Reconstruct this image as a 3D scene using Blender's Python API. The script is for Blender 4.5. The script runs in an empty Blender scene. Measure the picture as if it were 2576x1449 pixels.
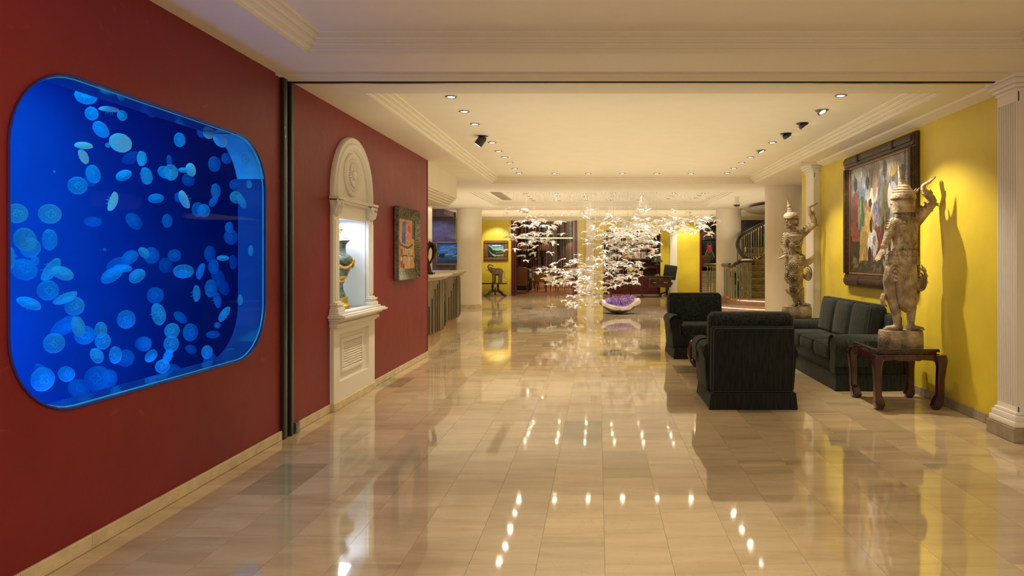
import bpy, bmesh, math, random
import numpy as np
from mathutils import Vector, Matrix, Quaternion
R_ = math.radians
PI = math.pi
random.seed(7)
C = bpy.context.scene.collection
sc = bpy.context.scene

# ---------------------------------------------------------------- camera
F, VX, VY, CH = 1700.0, 1505.0, 650.0, 1.4
cam = bpy.data.cameras.new('camera'); cam_o = bpy.data.objects.new('camera', cam); C.objects.link(cam_o)
cam_o.location = (0, 0, CH); cam_o.rotation_euler = (PI/2, 0, 0)
cam.sensor_width = 36; cam.lens = 36*F/2576
cam.shift_x = (1288-VX)/2576; cam.shift_y = (VY-724.5)/2576
cam.clip_end = 200
sc.camera = cam_o

# ---------------------------------------------------------------- world, exposure, large lights
sc.view_settings.view_transform = 'Standard'; sc.view_settings.look = 'None'
sc.view_settings.gamma = 1; sc.view_settings.use_curve_mapping = False
sc.view_settings.exposure = .40
w = bpy.data.worlds.new('world'); sc.world = w; w.use_nodes = True
w.node_tree.nodes['Background'].inputs[0].default_value = (1.0, .84, .62, 1)
w.node_tree.nodes['Background'].inputs[1].default_value = .45
sc.cycles.max_bounces = 7; sc.cycles.diffuse_bounces = 4; sc.cycles.glossy_bounces = 3
sc.cycles.transparent_max_bounces = 24; sc.cycles.sample_clamp_indirect = 4
sc.cycles.caustics_reflective = False; sc.cycles.caustics_refractive = False
WARM = (1.0, .86, .58)

def light(name, kind, loc, energy, color=WARM, rot=(0,0,0), size=.1, size_y=None, angle=90, blend=.6, target=None, spread=None):
    l = bpy.data.lights.new(name, kind); l.energy = energy; l.color = color
    if kind == 'AREA':
        l.size = size
        if size_y: l.shape = 'RECTANGLE'; l.size_y = size_y
        if spread: l.spread = R_(spread)
    elif kind == 'SPOT':
        l.spot_size = R_(angle); l.spot_blend = blend; l.shadow_soft_size = size
    else: l.shadow_soft_size = size
    o = bpy.data.objects.new(name, l); C.objects.link(o); o.location = loc; o.rotation_euler = rot
    if target is not None:
        d = Vector(target)-Vector(loc); o.rotation_euler = d.to_track_quat('-Z', 'Y').to_euler()
    return o

# room ambient: broad soft fill lights added over near section and side bays
light('hall_fill', 'AREA', (.4, 0.6, 2.88), 92, WARM, size=3.6, size_y=5.0)
# added mid-room fill, unseen from below, brightening the ceilings bay by bay
UP = (PI, 0, 0)
light('ceiling_fill', 'AREA', (.4, 1.2, 2.0), 10, WARM, rot=UP, size=4.6, size_y=6.0)
light('ceiling_fill', 'AREA', (.4, 9.3, 2.0), 46, WARM, rot=UP, size=4.6, size_y=6.6)
light('ceiling_fill', 'AREA', (0, 16.2, 1.9), 66, (1, .88, .64), rot=UP, size=8.6, size_y=5.0)
light('ceiling_fill', 'AREA', (0, 22.6, 2.0), 95, WARM, rot=UP, size=9.0, size_y=4.6)
light('hall_fill', 'AREA', (6.2, 15.5, 2.7), 60, WARM, size=3, size_y=5)
light('hall_fill', 'AREA', (-5.2, 15.5, 2.7), 35, WARM, size=2, size_y=5)
# aquarium lamps above and below the window opening, inside the tank
BLUE = (.0, .26, 1.0)
light('aquarium_lamp', 'AREA', (-3.15, 3.6, 2.72), 21, (.0, .62, 1.0), size=.9, size_y=2.2)
light('aquarium_lamp', 'AREA', (-2.85, 3.9, .34), 13, (.12, .30, 1.0), rot=(PI, R_(-25), 0), size=.3, size_y=2.0)

# ---------------------------------------------------------------- helpers
def P(px, py, Y): return Vector(((px-VX)/F*Y, Y, CH-(py-VY)/F*Y))
def srgb(r, g, b):
    f = lambda c: (c/255/12.92 if c/255 <= .04045 else ((c/255+.055)/1.055)**2.4)
    return (f(r), f(g), f(b))

class MB:
    def __init__(s): s.v = []; s.f = []
    def add(s, vs, fs):
        n = len(s.v); s.v += [tuple(v) for v in vs]; s.f += [tuple(i+n for i in f) for f in fs]; return s
    def box(s, x0, x1, y0, y1, z0, z1, M=None):
        vs = [(x0,y0,z0),(x1,y0,z0),(x1,y1,z0),(x0,y1,z0),(x0,y0,z1),(x1,y0,z1),(x1,y1,z1),(x0,y1,z1)]
        if M is not None: vs = [M @ Vector(v) for v in vs]
        return s.add(vs, [(0,3,2,1),(4,5,6,7),(0,1,5,4),(1,2,6,5),(2,3,7,6),(3,0,4,7)])
    def rbox(s, x0, x1, y0, y1, z0, z1, r=.02, seg=3, M=None, puff=0):
        bm = bmesh.new(); bmesh.ops.create_cube(bm, size=1)
        sx, sy, sz = x1-x0, y1-y0, z1-z0
        for v in bm.verts: v.co = Vector((v.co.x*sx, v.co.y*sy, v.co.z*sz))
        r = min(r, .49*min(sx, sy, sz))
        bmesh.ops.bevel(bm, geom=bm.edges[:], offset=r, segments=seg, profile=.5, affect='EDGES')
        if puff:
            bmesh.ops.subdivide_edges(bm, edges=[e for e in bm.edges if e.calc_length() > .3*min(sx, sy, sz)+.03], cuts=4, use_grid_fill=True)
            ax = min(range(3), key=lambda i: (sx, sy, sz)[i]); o1, o2 = [i for i in range(3) if i != ax]
            S = (sx, sy, sz)
            for v in bm.verts:
                u = 2*v.co[o1]/S[o1]; w_ = 2*v.co[o2]/S[o2]
                v.co[ax] *= 1+puff*max(0, 1-u*u)*max(0, 1-w_*w_)/1.0
        c = Vector(((x0+x1)/2, (y0+y1)/2, (z0+z1)/2))
        bm.verts.index_update()
        vs = [v.co+c for v in bm.verts]
        if M is not None: vs = [M @ v for v in vs]
        s.add(vs, [[v.index for v in f.verts] for f in bm.faces]); bm.free(); return s
    def tube(s, pts, rad, seg=8, cap=True, ref=None, closed=False):
        pts = [Vector(p) for p in pts]; n = len(pts)
        if not isinstance(rad, (list, tuple)): rad = [rad]*n
        rings = []; prev = None
        for i, p in enumerate(pts):
            if closed: t = pts[(i+1) % n]-pts[i-1]
            else: t = pts[min(i+1, n-1)]-pts[max(i-1, 0)]
            if t.length < 1e-9: t = Vector((0,0,1))
            t.normalize()
            if ref is not None:
                a = t.cross(Vector(ref))
                if a.length < 1e-3: a = t.cross(Vector((1,.1,0)))
                a.normalize(); b = a.cross(t).normalized()
            else:
                if prev is None:
                    a = t.orthogonal().normalized()
                else:
                    a = prev-t*prev.dot(t)
                    a = a.normalized() if a.length > 1e-6 else t.orthogonal().normalized()
                b = t.cross(a).normalized(); prev = a
            r = rad[i]; ra, rb = (r if isinstance(r, (tuple, list)) else (r, r))
            rings.append([p+a*ra*math.cos(2*PI*k/seg)+b*rb*math.sin(2*PI*k/seg) for k in range(seg)])
        vs = [v for r in rings for v in r]; fs = []
        m = n if closed else n-1
        for i in range(m):
            j = (i+1) % n
            for k in range(seg):
                k2 = (k+1) % seg
                fs.append((i*seg+k, i*seg+k2, j*seg+k2, j*seg+k))
        if cap and not closed:
            fs.append(tuple(range(seg-1, -1, -1))); fs.append(tuple((n-1)*seg+k for k in range(seg)))
        return s.add(vs, fs)
    def lathe(s, prof, c=(0,0,0), seg=20, sx=1, sy=1, a0=0, a1=2*PI, M=None):
        full = abs(a1-a0-2*PI) < 1e-6; m = seg if full else seg+1
        vs = []
        for r, z in prof:
            for k in range(m):
                a = a0+(a1-a0)*k/seg
                vs.append(Vector((c[0]+r*sx*math.cos(a), c[1]+r*sy*math.sin(a), c[2]+z)))
        if M is not None: vs = [M @ v for v in vs]
        fs = []
        for i in range(len(prof)-1):
            for k in range(seg):
                k2 = (k+1) % m
                fs.append((i*m+k, i*m+k2, (i+1)*m+k2, (i+1)*m+k))
        if full:
            if prof[0][0] > 1e-6: fs.append(tuple(range(m-1, -1, -1)))
            if prof[-1][0] > 1e-6: fs.append(tuple((len(prof)-1)*m+k for k in range(m)))
        return s.add(vs, fs)
    def ball(s, c, r, seg=12, rings=8, M=None):
        if not isinstance(r, (tuple, list)): r = (r, r, r)
        vs = [Vector((0,0,-r[2]))]
        for i in range(1, rings):
            a = -PI/2+PI*i/rings
            for k in range(seg):
                b = 2*PI*k/seg; vs.append(Vector((r[0]*math.cos(a)*math.cos(b), r[1]*math.cos(a)*math.sin(b), r[2]*math.sin(a))))
        vs.append(Vector((0,0,r[2]))); fs = []
        for k in range(seg): fs.append((0, 1+(k+1) % seg, 1+k))
        for i in range(rings-2):
            for k in range(seg):
                a = 1+i*seg+k; b = 1+i*seg+(k+1) % seg
                fs.append((a, b, b+seg, a+seg))
        l = len(vs)-1; o = 1+(rings-2)*seg
        for k in range(seg): fs.append((o+k, o+(k+1) % seg, l))
        if M is not None: vs = [M @ v for v in vs]
        return s.add([v+Vector(c) for v in vs], fs)
    def prism(s, poly, d0, d1, axis='y'):
        """poly of (a,b); extruded along axis. y: (x,z); x: (y,z); z: (x,y)"""
        n = len(poly)
        def mk(a, b, d): return {'y': (a, d, b), 'x': (d, a, b), 'z': (a, b, d)}[axis]
        vs = [mk(a, b, d0) for a, b in poly]+[mk(a, b, d1) for a, b in poly]
        fs = [tuple(range(n)), tuple(range(2*n-1, n-1, -1))]+[(i, n+i, n+(i+1) % n, (i+1) % n) for i in range(n)]
        return s.add(vs, fs)
    def bridge(s, A, B):
        """strip between two equal polylines"""
        n = len(A); return s.add(list(A)+list(B), [(i, i+1, n+i+1, n+i) for i in range(n-1)])
    def mesh(s, name, smooth=True, ang=35):
        me = bpy.data.meshes.new(name); me.from_pydata(s.v, [], s.f); me.validate(); me.update()
        bm = bmesh.new(); bm.from_mesh(me); bmesh.ops.recalc_face_normals(bm, faces=bm.faces[:]); bm.to_mesh(me); bm.free()
        if smooth:
            me.shade_smooth(); me.set_sharp_from_angle(angle=R_(ang))
        return me

def link(name, me, mat, parent=None, loc=(0,0,0), rot=(0,0,0)):
    o = bpy.data.objects.new(name, me); C.objects.link(o)
    if mat is not None and len(me.materials) == 0: me.materials.append(mat)
    o.location = loc; o.rotation_euler = rot
    if parent is not None: o.parent = parent
    return o
def obj(name, mb, mat, parent=None, loc=(0,0,0), rot=(0,0,0), smooth=True, ang=35, label=None):
    o = link(name, mb.mesh(name, smooth, ang), mat, parent, loc, rot)
    if label: o['label'] = label
    return o
def struct(name, mb, mat, parent=None, **k):
    o = obj(name, mb, mat, parent, **k)
    if parent is None: o['kind'] = 'structure'
    return o
def tag(o, label, cat, group=None):
    o['label'] = label; o['category'] = cat
    if group: o['group'] = group
    return o
def thing(name, label, cat, loc=(0,0,0), rotz=0, group=None):
    o = bpy.data.objects.new(name, None); C.objects.link(o); o.empty_display_size = .1
    o.location = loc; o.rotation_euler = (0, 0, rotz)
    return tag(o, label, cat, group)
def copy_tree(o, parent=None):
    c = o.copy(); C.objects.link(c); c.parent = parent
    for ch in list(o.children): copy_tree(ch, c)
    return c

# ---------------------------------------------------------------- materials
def nodes(name):
    m = bpy.data.materials.new(name); m.use_nodes = True
    return m, m.node_tree, m.node_tree.nodes['Principled BSDF']
def mat(name, col, rough=.5, metal=0, var=0, vscale=4, bump=0, bscale=40, coat=0, sheen=0, emit=None, es=1, spec=.5, stretch=None, col2=None, detail=5, trans=0):
    m, t, b = nodes(name); N = t.nodes; L = t.links
    b.inputs['Base Color'].default_value = (*col, 1); b.inputs['Roughness'].default_value = rough
    b.inputs['Metallic'].default_value = metal; b.inputs['Coat Weight'].default_value = coat
    b.inputs['Specular IOR Level'].default_value = spec
    if sheen: b.inputs['Sheen Weight'].default_value = sheen
    if trans: b.inputs['Transmission Weight'].default_value = trans
    if emit: b.inputs['Emission Color'].default_value = (*emit, 1); b.inputs['Emission Strength'].default_value = es
    if var or bump or col2:
        tc = N.new('ShaderNodeTexCoord'); mp = N.new('ShaderNodeMapping'); L.new(tc.outputs['Object'], mp.inputs[0])
        if stretch: mp.inputs['Scale'].default_value = stretch
    if var or col2:
        n = N.new('ShaderNodeTexNoise'); n.inputs['Scale'].default_value = vscale; n.inputs['Detail'].default_value = detail
        n.inputs['Roughness'].default_value = .6
        L.new(mp.outputs[0], n.inputs['Vector'])
        r = N.new('ShaderNodeValToRGB'); L.new(n.outputs[0], r.inputs[0])
        r.color_ramp.elements[0].position = .32; r.color_ramp.elements[1].position = .68
        c2 = col2 if col2 else tuple(min(1, c*(1+var)) for c in col)
        c1 = col if col2 else tuple(c*(1-var) for c in col)
        r.color_ramp.elements[0].color = (*c1, 1); r.color_ramp.elements[1].color = (*c2, 1)
        L.new(r.outputs[0], b.inputs['Base Color'])
    if bump:
        n2 = N.new('ShaderNodeTexNoise'); n2.inputs['Scale'].default_value = bscale; n2.inputs['Detail'].default_value = 4
        L.new(mp.outputs[0], n2.inputs['Vector'])
        bp = N.new('ShaderNodeBump'); bp.inputs['Strength'].default_value = bump; bp.inputs['Distance'].default_value = .02
        L.new(n2.outputs[0], bp.inputs['Height']); L.new(bp.outputs[0], b.inputs['Normal'])
    return m

M = {}
def plaster(name, col, var, rough, fleck):
    """polished stucco: cloudy tone, a few worn pale flecks"""
    m, t, b = nodes(name); N = t.nodes; L = t.links
    tc = N.new('ShaderNodeTexCoord')
    n = N.new('ShaderNodeTexNoise'); n.inputs['Scale'].default_value = 1.3; n.inputs['Detail'].default_value = 8; n.inputs['Distortion'].default_value = .6
    L.new(tc.outputs['Object'], n.inputs['Vector'])
    r = N.new('ShaderNodeValToRGB'); L.new(n.outputs[0], r.inputs[0])
    r.color_ramp.elements[0].position = .3; r.color_ramp.elements[1].position = .7
    r.color_ramp.elements[0].color = (*[c*(1-var) for c in col], 1); r.color_ramp.elements[1].color = (*[min(1, c*(1+var)) for c in col], 1)
    n3 = N.new('ShaderNodeTexNoise'); n3.inputs['Scale'].default_value = 3.2; n3.inputs['Detail'].default_value = 10; n3.inputs['Distortion'].default_value = 2.2
    mp = N.new('ShaderNodeMapping'); mp.inputs['Scale'].default_value = (1, 1, 1.8); L.new(tc.outputs['Object'], mp.inputs[0]); L.new(mp.outputs[0], n3.inputs['Vector'])
    r3 = N.new('ShaderNodeValToRGB'); L.new(n3.outputs[0], r3.inputs[0])
    r3.color_ramp.elements[0].position = .66; r3.color_ramp.elements[1].position = .78
    r3.color_ramp.elements[0].color = (0,0,0,1); r3.color_ramp.elements[1].color = (fleck, fleck, fleck, 1)
    mx = N.new('ShaderNodeMix'); mx.data_type = 'RGBA'; L.new(r3.outputs[0], mx.inputs[0]); L.new(r.outputs[0], mx.inputs[6])
    mx.inputs[7].default_value = (*[min(1, c*1.5+.10) for c in col], 1)
    L.new(mx.outputs[2], b.inputs['Base Color'])
    n2 = N.new('ShaderNodeTexNoise'); n2.inputs['Scale'].default_value = 5; n2.inputs['Detail'].default_value = 6
    L.new(tc.outputs['Object'], n2.inputs['Vector'])
    bp = N.new('ShaderNodeBump'); bp.inputs['Strength'].default_value = .25; bp.inputs['Distance'].default_value = .02
    L.new(n2.outputs[0], bp.inputs['Height']); L.new(bp.outputs[0], b.inputs['Normal'])
    b.inputs['Roughness'].default_value = rough
    return m
M['red'] = plaster('red_stucco', (.205, .013, .018), .14, .40, .30)
M['red'].node_tree.nodes['Principled BSDF'].inputs['Specular IOR Level'].default_value = .3
M['yellow'] = plaster('yellow_stucco', (.68, .54, .050), .13, .34, .10)
M['cream'] = mat('cream_paint', (.80, .74, .62), .6, var=.02)
M['white'] = mat('white_paint', (.82, .79, .74), .38)
M['nichewhite'] = mat('niche_paint', (.85, .87, .92), .6)
M['black'] = mat('black_metal', (.012, .012, .012), .35, coat=.3)
M['chrome'] = mat('chrome', (.7, .7, .7), .2, 1)
M['brass'] = mat('brass', (.75, .50, .18), .28, 1)
M['gilt'] = mat('gilt_bronze', (.72, .46, .12), .35, 1, bump=.4, bscale=60)
M['mahogany'] = mat('mahogany', (.045, .010, .008), .18, var=.45, vscale=6, stretch=(6, 6, .6), coat=.5)
M['darkwood'] = mat('dark_wood', (.035, .018, .010), .3, var=.4, vscale=8, stretch=(1, 6, 6), coat=.3)
M['frame'] = mat('frame_wood', (.045, .022, .012), .38, var=.5, vscale=14, bump=.4, bscale=50)
M['maroon'] = mat('maroon_wood', (.10, .010, .014), .35, var=.15, vscale=5)
M['lamp_on'] = mat('lamp_lens', (1, 1, 1), .3, emit=(1, .88, .66), es=14)
M['led'] = mat('led_strip', (1, 1, 1), .3, emit=(1, .80, .62), es=3)
M['glass_top'] = mat('smoked_glass', (.010, .016, .014), .04, coat=1, spec=.8)
M['marble_base'] = mat('cream_marble', (.62, .50, .33), .25, var=.16, vscale=9, coat=.3)
M['plinth_stone'] = mat('grey_marble', (.30, .25, .18), .3, var=.25, vscale=9)

def floor_mat():
    m, t, b = nodes('polished_marble'); N = t.nodes; L = t.links
    at = N.new('ShaderNodeAttribute'); at.attribute_name = 'tone'; at.attribute_type = 'GEOMETRY'
    tc = N.new('ShaderNodeTexCoord')
    # offset the veining by the tile's own tone so that it breaks at the joints
    sx = N.new('ShaderNodeVectorMath'); sx.operation = 'SCALE'; sx.inputs[0].default_value = (31, 17, 7); L.new(at.outputs['Fac'], sx.inputs['Scale'])
    ad = N.new('ShaderNodeVectorMath'); ad.operation = 'ADD'; L.new(tc.outputs['Object'], ad.inputs[0]); L.new(sx.outputs[0], ad.inputs[1])
    mp = N.new('ShaderNodeMapping'); mp.inputs['Scale'].default_value = (.9, 5.0, 1); mp.inputs['Rotation'].default_value = (0, 0, .12); L.new(ad.outputs[0], mp.inputs[0])
    n = N.new('ShaderNodeTexNoise'); n.inputs['Scale'].default_value = 1.1; n.inputs['Detail'].default_value = 9; n.inputs['Roughness'].default_value = .62; n.inputs['Distortion'].default_value = .5
    L.new(mp.outputs[0], n.inputs['Vector'])
    r = N.new('ShaderNodeValToRGB'); L.new(n.outputs[0], r.inputs[0])
    e = r.color_ramp.elements; e[0].position = .22; e[0].color = (.39, .285, .175, 1); e[1].position = .8; e[1].color = (.71, .575, .40, 1)
    x = r.color_ramp.elements.new(.5); x.color = (.58, .45, .295, 1)
    r2 = N.new('ShaderNodeValToRGB'); L.new(at.outputs['Fac'], r2.inputs[0])
    e = r2.color_ramp.elements; e[0].position = 0; e[0].color = (.50, .54, .50, 1); e[1].position = 1; e[1].color = (1.10, 1.06, 1.0, 1)
    x = r2.color_ramp.elements.new(.025); x.color = (.66, .70, .66, 1)
    x = r2.color_ramp.elements.new(.05); x.color = (.86, .86, .85, 1)
    x = r2.color_ramp.elements.new(.6); x.color = (.97, .97, .97, 1)
    mx = N.new('ShaderNodeMix'); mx.data_type = 'RGBA'; mx.blend_type = 'MULTIPLY'; mx.inputs[0].default_value = 1
    L.new(r.outputs[0], mx.inputs[6]); L.new(r2.outputs[0], mx.inputs[7])
    # thin veins
    v = N.new('ShaderNodeTexNoise'); v.inputs['Scale'].default_value = 2.3; v.inputs['Detail'].default_value = 3; v.inputs['Distortion'].default_value = 1.5; L.new(ad.outputs[0], v.inputs['Vector'])
    rv = N.new('ShaderNodeValToRGB'); L.new(v.outputs[0], rv.inputs[0]); e = rv.color_ramp.elements
    e[0].position = .495; e[0].color = (0,0,0,1); e[1].position = .505; e[1].color = (0,0,0,1); x = e.new(.5); x.color = (.16,.16,.16,1)
    mv = N.new('ShaderNodeMix'); mv.data_type = 'RGBA'; L.new(rv.outputs[0], mv.inputs[0]); L.new(mx.outputs[2], mv.inputs[6]); mv.inputs[7].default_value = (.30, .18, .09, 1)
    L.new(mv.outputs[2], b.inputs['Base Color'])
    b.inputs['Roughness'].default_value = .05; b.inputs['IOR'].default_value = 1.9; b.inputs['Specular IOR Level'].default_value = 1.0
    n2 = N.new('ShaderNodeTexNoise'); n2.inputs['Scale'].default_value = 2.5; n2.inputs['Detail'].default_value = 2; L.new(ad.outputs[0], n2.inputs['Vector'])
    bp = N.new('ShaderNodeBump'); bp.inputs['Strength'].default_value = .05; bp.inputs['Distance'].default_value = .02
    L.new(n2.outputs[0], bp.inputs['Height']); L.new(bp.outputs[0], b.inputs['Normal'])
    return m
M['floor'] = floor_mat()
M['grout'] = mat('floor_grout', (.34, .27, .18), .5)

def fabric(name, col, col2, pattern):
    m, t, b = nodes(name); N = t.nodes; L = t.links
    tc = N.new('ShaderNodeTexCoord')
    n = N.new('ShaderNodeTexNoise'); n.inputs['Scale'].default_value = 60; n.inputs['Detail'].default_value = 3
    mp = N.new('ShaderNodeMapping'); mp.inputs['Scale'].default_value = (1, 1, .12); L.new(tc.outputs['Object'], mp.inputs[0]); L.new(mp.outputs[0], n.inputs['Vector'])
    r = N.new('ShaderNodeValToRGB'); L.new(n.outputs[0], r.inputs[0])
    r.color_ramp.elements[0].position = .3; r.color_ramp.elements[1].position = .75
    r.color_ramp.elements[0].color = (*col, 1); r.color_ramp.elements[1].color = (*col2, 1)
    out = r.outputs[0]
    if pattern:   # damask scrolls: contour bands of a distorted noise
        q = N.new('ShaderNodeTexNoise'); q.inputs['Scale'].default_value = 7.5; q.inputs['Detail'].default_value = 2.5; q.inputs['Distortion'].default_value = 2.6
        L.new(tc.outputs['Object'], q.inputs['Vector'])
        rq = N.new('ShaderNodeValToRGB'); L.new(q.outputs[0], rq.inputs[0]); e = rq.color_ramp.elements
        e[0].position = .40; e[0].color = (0,0,0,1); e[1].position = .62; e[1].color = (0,0,0,1)
        for p_, c_ in ((.43, 1), (.47, 1), (.485, 0), (.53, 0), (.55, 1), (.58, 1)):
            x = e.new(p_); x.color = (c_, c_, c_, 1)
        mx = N.new('ShaderNodeMix'); mx.data_type = 'RGBA'; L.new(rq.outputs[0], mx.inputs[0]); L.new(out, mx.inputs[6]); mx.inputs[7].default_value = (*pattern, 1)
        out = mx.outputs[2]
    L.new(out, b.inputs['Base Color'])
    b.inputs['Roughness'].default_value = .9; b.inputs['Sheen Weight'].default_value = .10; b.inputs['Sheen Roughness'].default_value = .4
    b.inputs['Specular IOR Level'].default_value = .2
    bp = N.new('ShaderNodeBump'); bp.inputs['Strength'].default_value = .3; bp.inputs['Distance'].default_value = .01
    L.new(n.outputs[0], bp.inputs['Height']); L.new(bp.outputs[0], b.inputs['Normal'])
    return m
M['chair_cloth'] = fabric('charcoal_chenille', (.009, .010, .011), (.022, .025, .025), None)
M['damask'] = fabric('charcoal_damask', (.014, .017, .017), (.030, .036, .035), (.006, .007, .007))
M['sofa_cloth'] = fabric('dark_green_chenille', (.015, .020, .018), (.038, .046, .042), None)
M['piping'] = mat('dark_piping', (.03, .036, .032), .8)
M['statue'] = mat('weathered_sidelit_wood', (.10, .060, .035), .75, col2=(.58, .47, .34), vscale=8, bump=.55, bscale=45, detail=9)  # weathered tone; contrast widened to paint in side-light highlights and darks

# painted canvases: a grid whose colour attribute carries the picture
class Canvas:
    def __init__(s, w, h, bg):
        s.w, s.h = w, h; s.a = np.zeros((h, w, 3)); s.a[:] = srgb(*bg)
        s.X, s.Y = np.meshgrid((np.arange(w)+.5)/w, (np.arange(h)+.5)/h)   # y up
        s.rng = np.random.RandomState(3)
    def put(s, mask, col, al=1):
        c = np.array(srgb(*col)); k = (mask*al)[..., None]; s.a = s.a*(1-k)+c*k
    def ell(s, x, y, rx, ry, col, rot=0, al=1, soft=.12):
        c, n = math.cos(rot), math.sin(rot); dx, dy = s.X-x, s.Y-y
        d = np.sqrt(((dx*c+dy*n)/rx)**2+((-dx*n+dy*c)/ry)**2)
        s.put(np.clip((1-d)/soft, 0, 1), col, al)
    def poly(s, pts, col, al=1):
        m = np.zeros_like(s.X, dtype=bool); j = len(pts)-1
        for i in range(len(pts)):
            xi, yi = pts[i]; xj, yj = pts[j]
            if yi != yj:
                m ^= ((yi > s.Y) != (yj > s.Y)) & (s.X < (xj-xi)*(s.Y-yi)/(yj-yi)+xi)
            j = i
        s.put(m.astype(float), col, al)
    def grad(s, y0, y1, c0, c1):
        k = np.clip((s.Y-y0)/(y1-y0), 0, 1); m = (s.Y >= y0) & (s.Y <= y1)
        c = np.array(srgb(*c0))*(1-k[..., None])+np.array(srgb(*c1))*k[..., None]; s.a[m] = c[m]
    def line(s, pts, wd, col, al=1):
        for (x0, y0), (x1, y1) in zip(pts, pts[1:]):
            dx, dy = x1-x0, y1-y0; l2 = dx*dx+dy*dy+1e-9
            t = np.clip(((s.X-x0)*dx+(s.Y-y0)*dy)/l2, 0, 1)
            d = np.hypot(s.X-x0-t*dx, s.Y-y0-t*dy); s.put((d < wd).astype(float), col, al)
    def noise(s, amt, n=12):
        for k in (n, n*3, n*8):
            g = s.rng.rand(k+1, k+1); fx = s.X*k*.999; fy = s.Y*k*.999; i = fx.astype(int); j = fy.astype(int); u = fx-i; v = fy-j
            val = g[j, i]*(1-u)*(1-v)+g[j, i+1]*u*(1-v)+g[j+1, i]*(1-u)*v+g[j+1, i+1]*u*v
            s.a *= (1+amt*(val-.5))[..., None]
        s.a = np.clip(s.a, 0, 1)
    def mesh(s, name, O, U, V):
        O, U, V = Vector(O), Vector(U), Vector(V); w, h = s.w, s.h
        vs = [O+U*(i/w)+V*(j/h) for j in range(h+1) for i in range(w+1)]
        fs = [(j*(w+1)+i, j*(w+1)+i+1, (j+1)*(w+1)+i+1, (j+1)*(w+1)+i) for j in range(h) for i in range(w)]
        me = bpy.data.meshes.new(name); me.from_pydata([tuple(v) for v in vs], [], fs); me.update()
        at = me.color_attributes.new('Paint', 'FLOAT_COLOR', 'CORNER')
        a = np.ones((h*w, 4, 4)); a[:, :, :3] = s.a.reshape(h*w, 1, 3)
        at.data.foreach_set('color', a.ravel()); return me
def paint_mat(name, rough):
    m, t, b = nodes(name); at = t.nodes.new('ShaderNodeAttribute'); at.attribute_name = 'Paint'
    t.links.new(at.outputs['Color'], b.inputs['Base Color']); b.inputs['Roughness'].default_value = rough
    n = t.nodes.new('ShaderNodeTexNoise'); n.inputs['Scale'].default_value = 60; bp = t.nodes.new('ShaderNodeBump'); bp.inputs['Strength'].default_value = .2
    bp.inputs['Distance'].default_value = .01
    t.links.new(n.outputs[0], bp.inputs['Height']); t.links.new(bp.outputs[0], b.inputs['Normal'])
    return m
M['paint'] = paint_mat('oil_paint', .4)
# ================================================================ SETTING
XL, XR, ZC, ZT = -2.452, 3.30, 2.81, 2.93
YB = 25.6
# ---- floor: sub-bed, 300 nearest marble tiles singly, the rest joined
floor = struct('floor', MB().box(-7, 9.5, -4, 42, -.12, -.006), M['grout'])
TW, TL, G = .311, .606, .0006
def tile(mb, x, y): mb.box(x+G, x+TW-G, y+G, y+TL-G, -.006, 0)
tiles = []
for i in range(-22, 31):
    x = .03+i*TW
    off = (i % 2)*TL/2
    for j in range(-7, 38):
        y = 3.093+off+j*TL
        if x+TW < -7 or x > 9 or y > 25.5: continue
        if (x+TW < XL or x > (XR if y > 5 else 4.5)) and y+TL < 9.4: continue
        tiles.append((y, x))
def in_view(y, x):
    px = [VX+F*a/b for a in (x, x+TW) for b in (max(y, .1), y+TL)]
    return y+TL > 2.95 and max(px) > 0 and min(px) < 2576
tiles.sort()
vis = [t for t in tiles if in_view(*t)]
near = set(vis[:300])
rt = random.Random(5)
def tone_attr(me, vals):
    a = me.attributes.new('tone', 'FLOAT', 'FACE'); a.data.foreach_set('value', vals)
rest = MB(); rv = []
for (y, x) in tiles:
    tn = rt.random()
    if (y, x) in near:
        mb = MB(); tile(mb, x, y); me = mb.mesh('tile', smooth=False); tone_attr(me, [tn]*6)
        link('tile', me, M['floor'], floor)
    else:
        tile(rest, x, y); rv += [tn]*6
me = rest.mesh('tiles', smooth=False); tone_attr(me, rv); o = link('distant_tiles', me, M['floor'], floor); o['kind'] = 'stuff'

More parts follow.
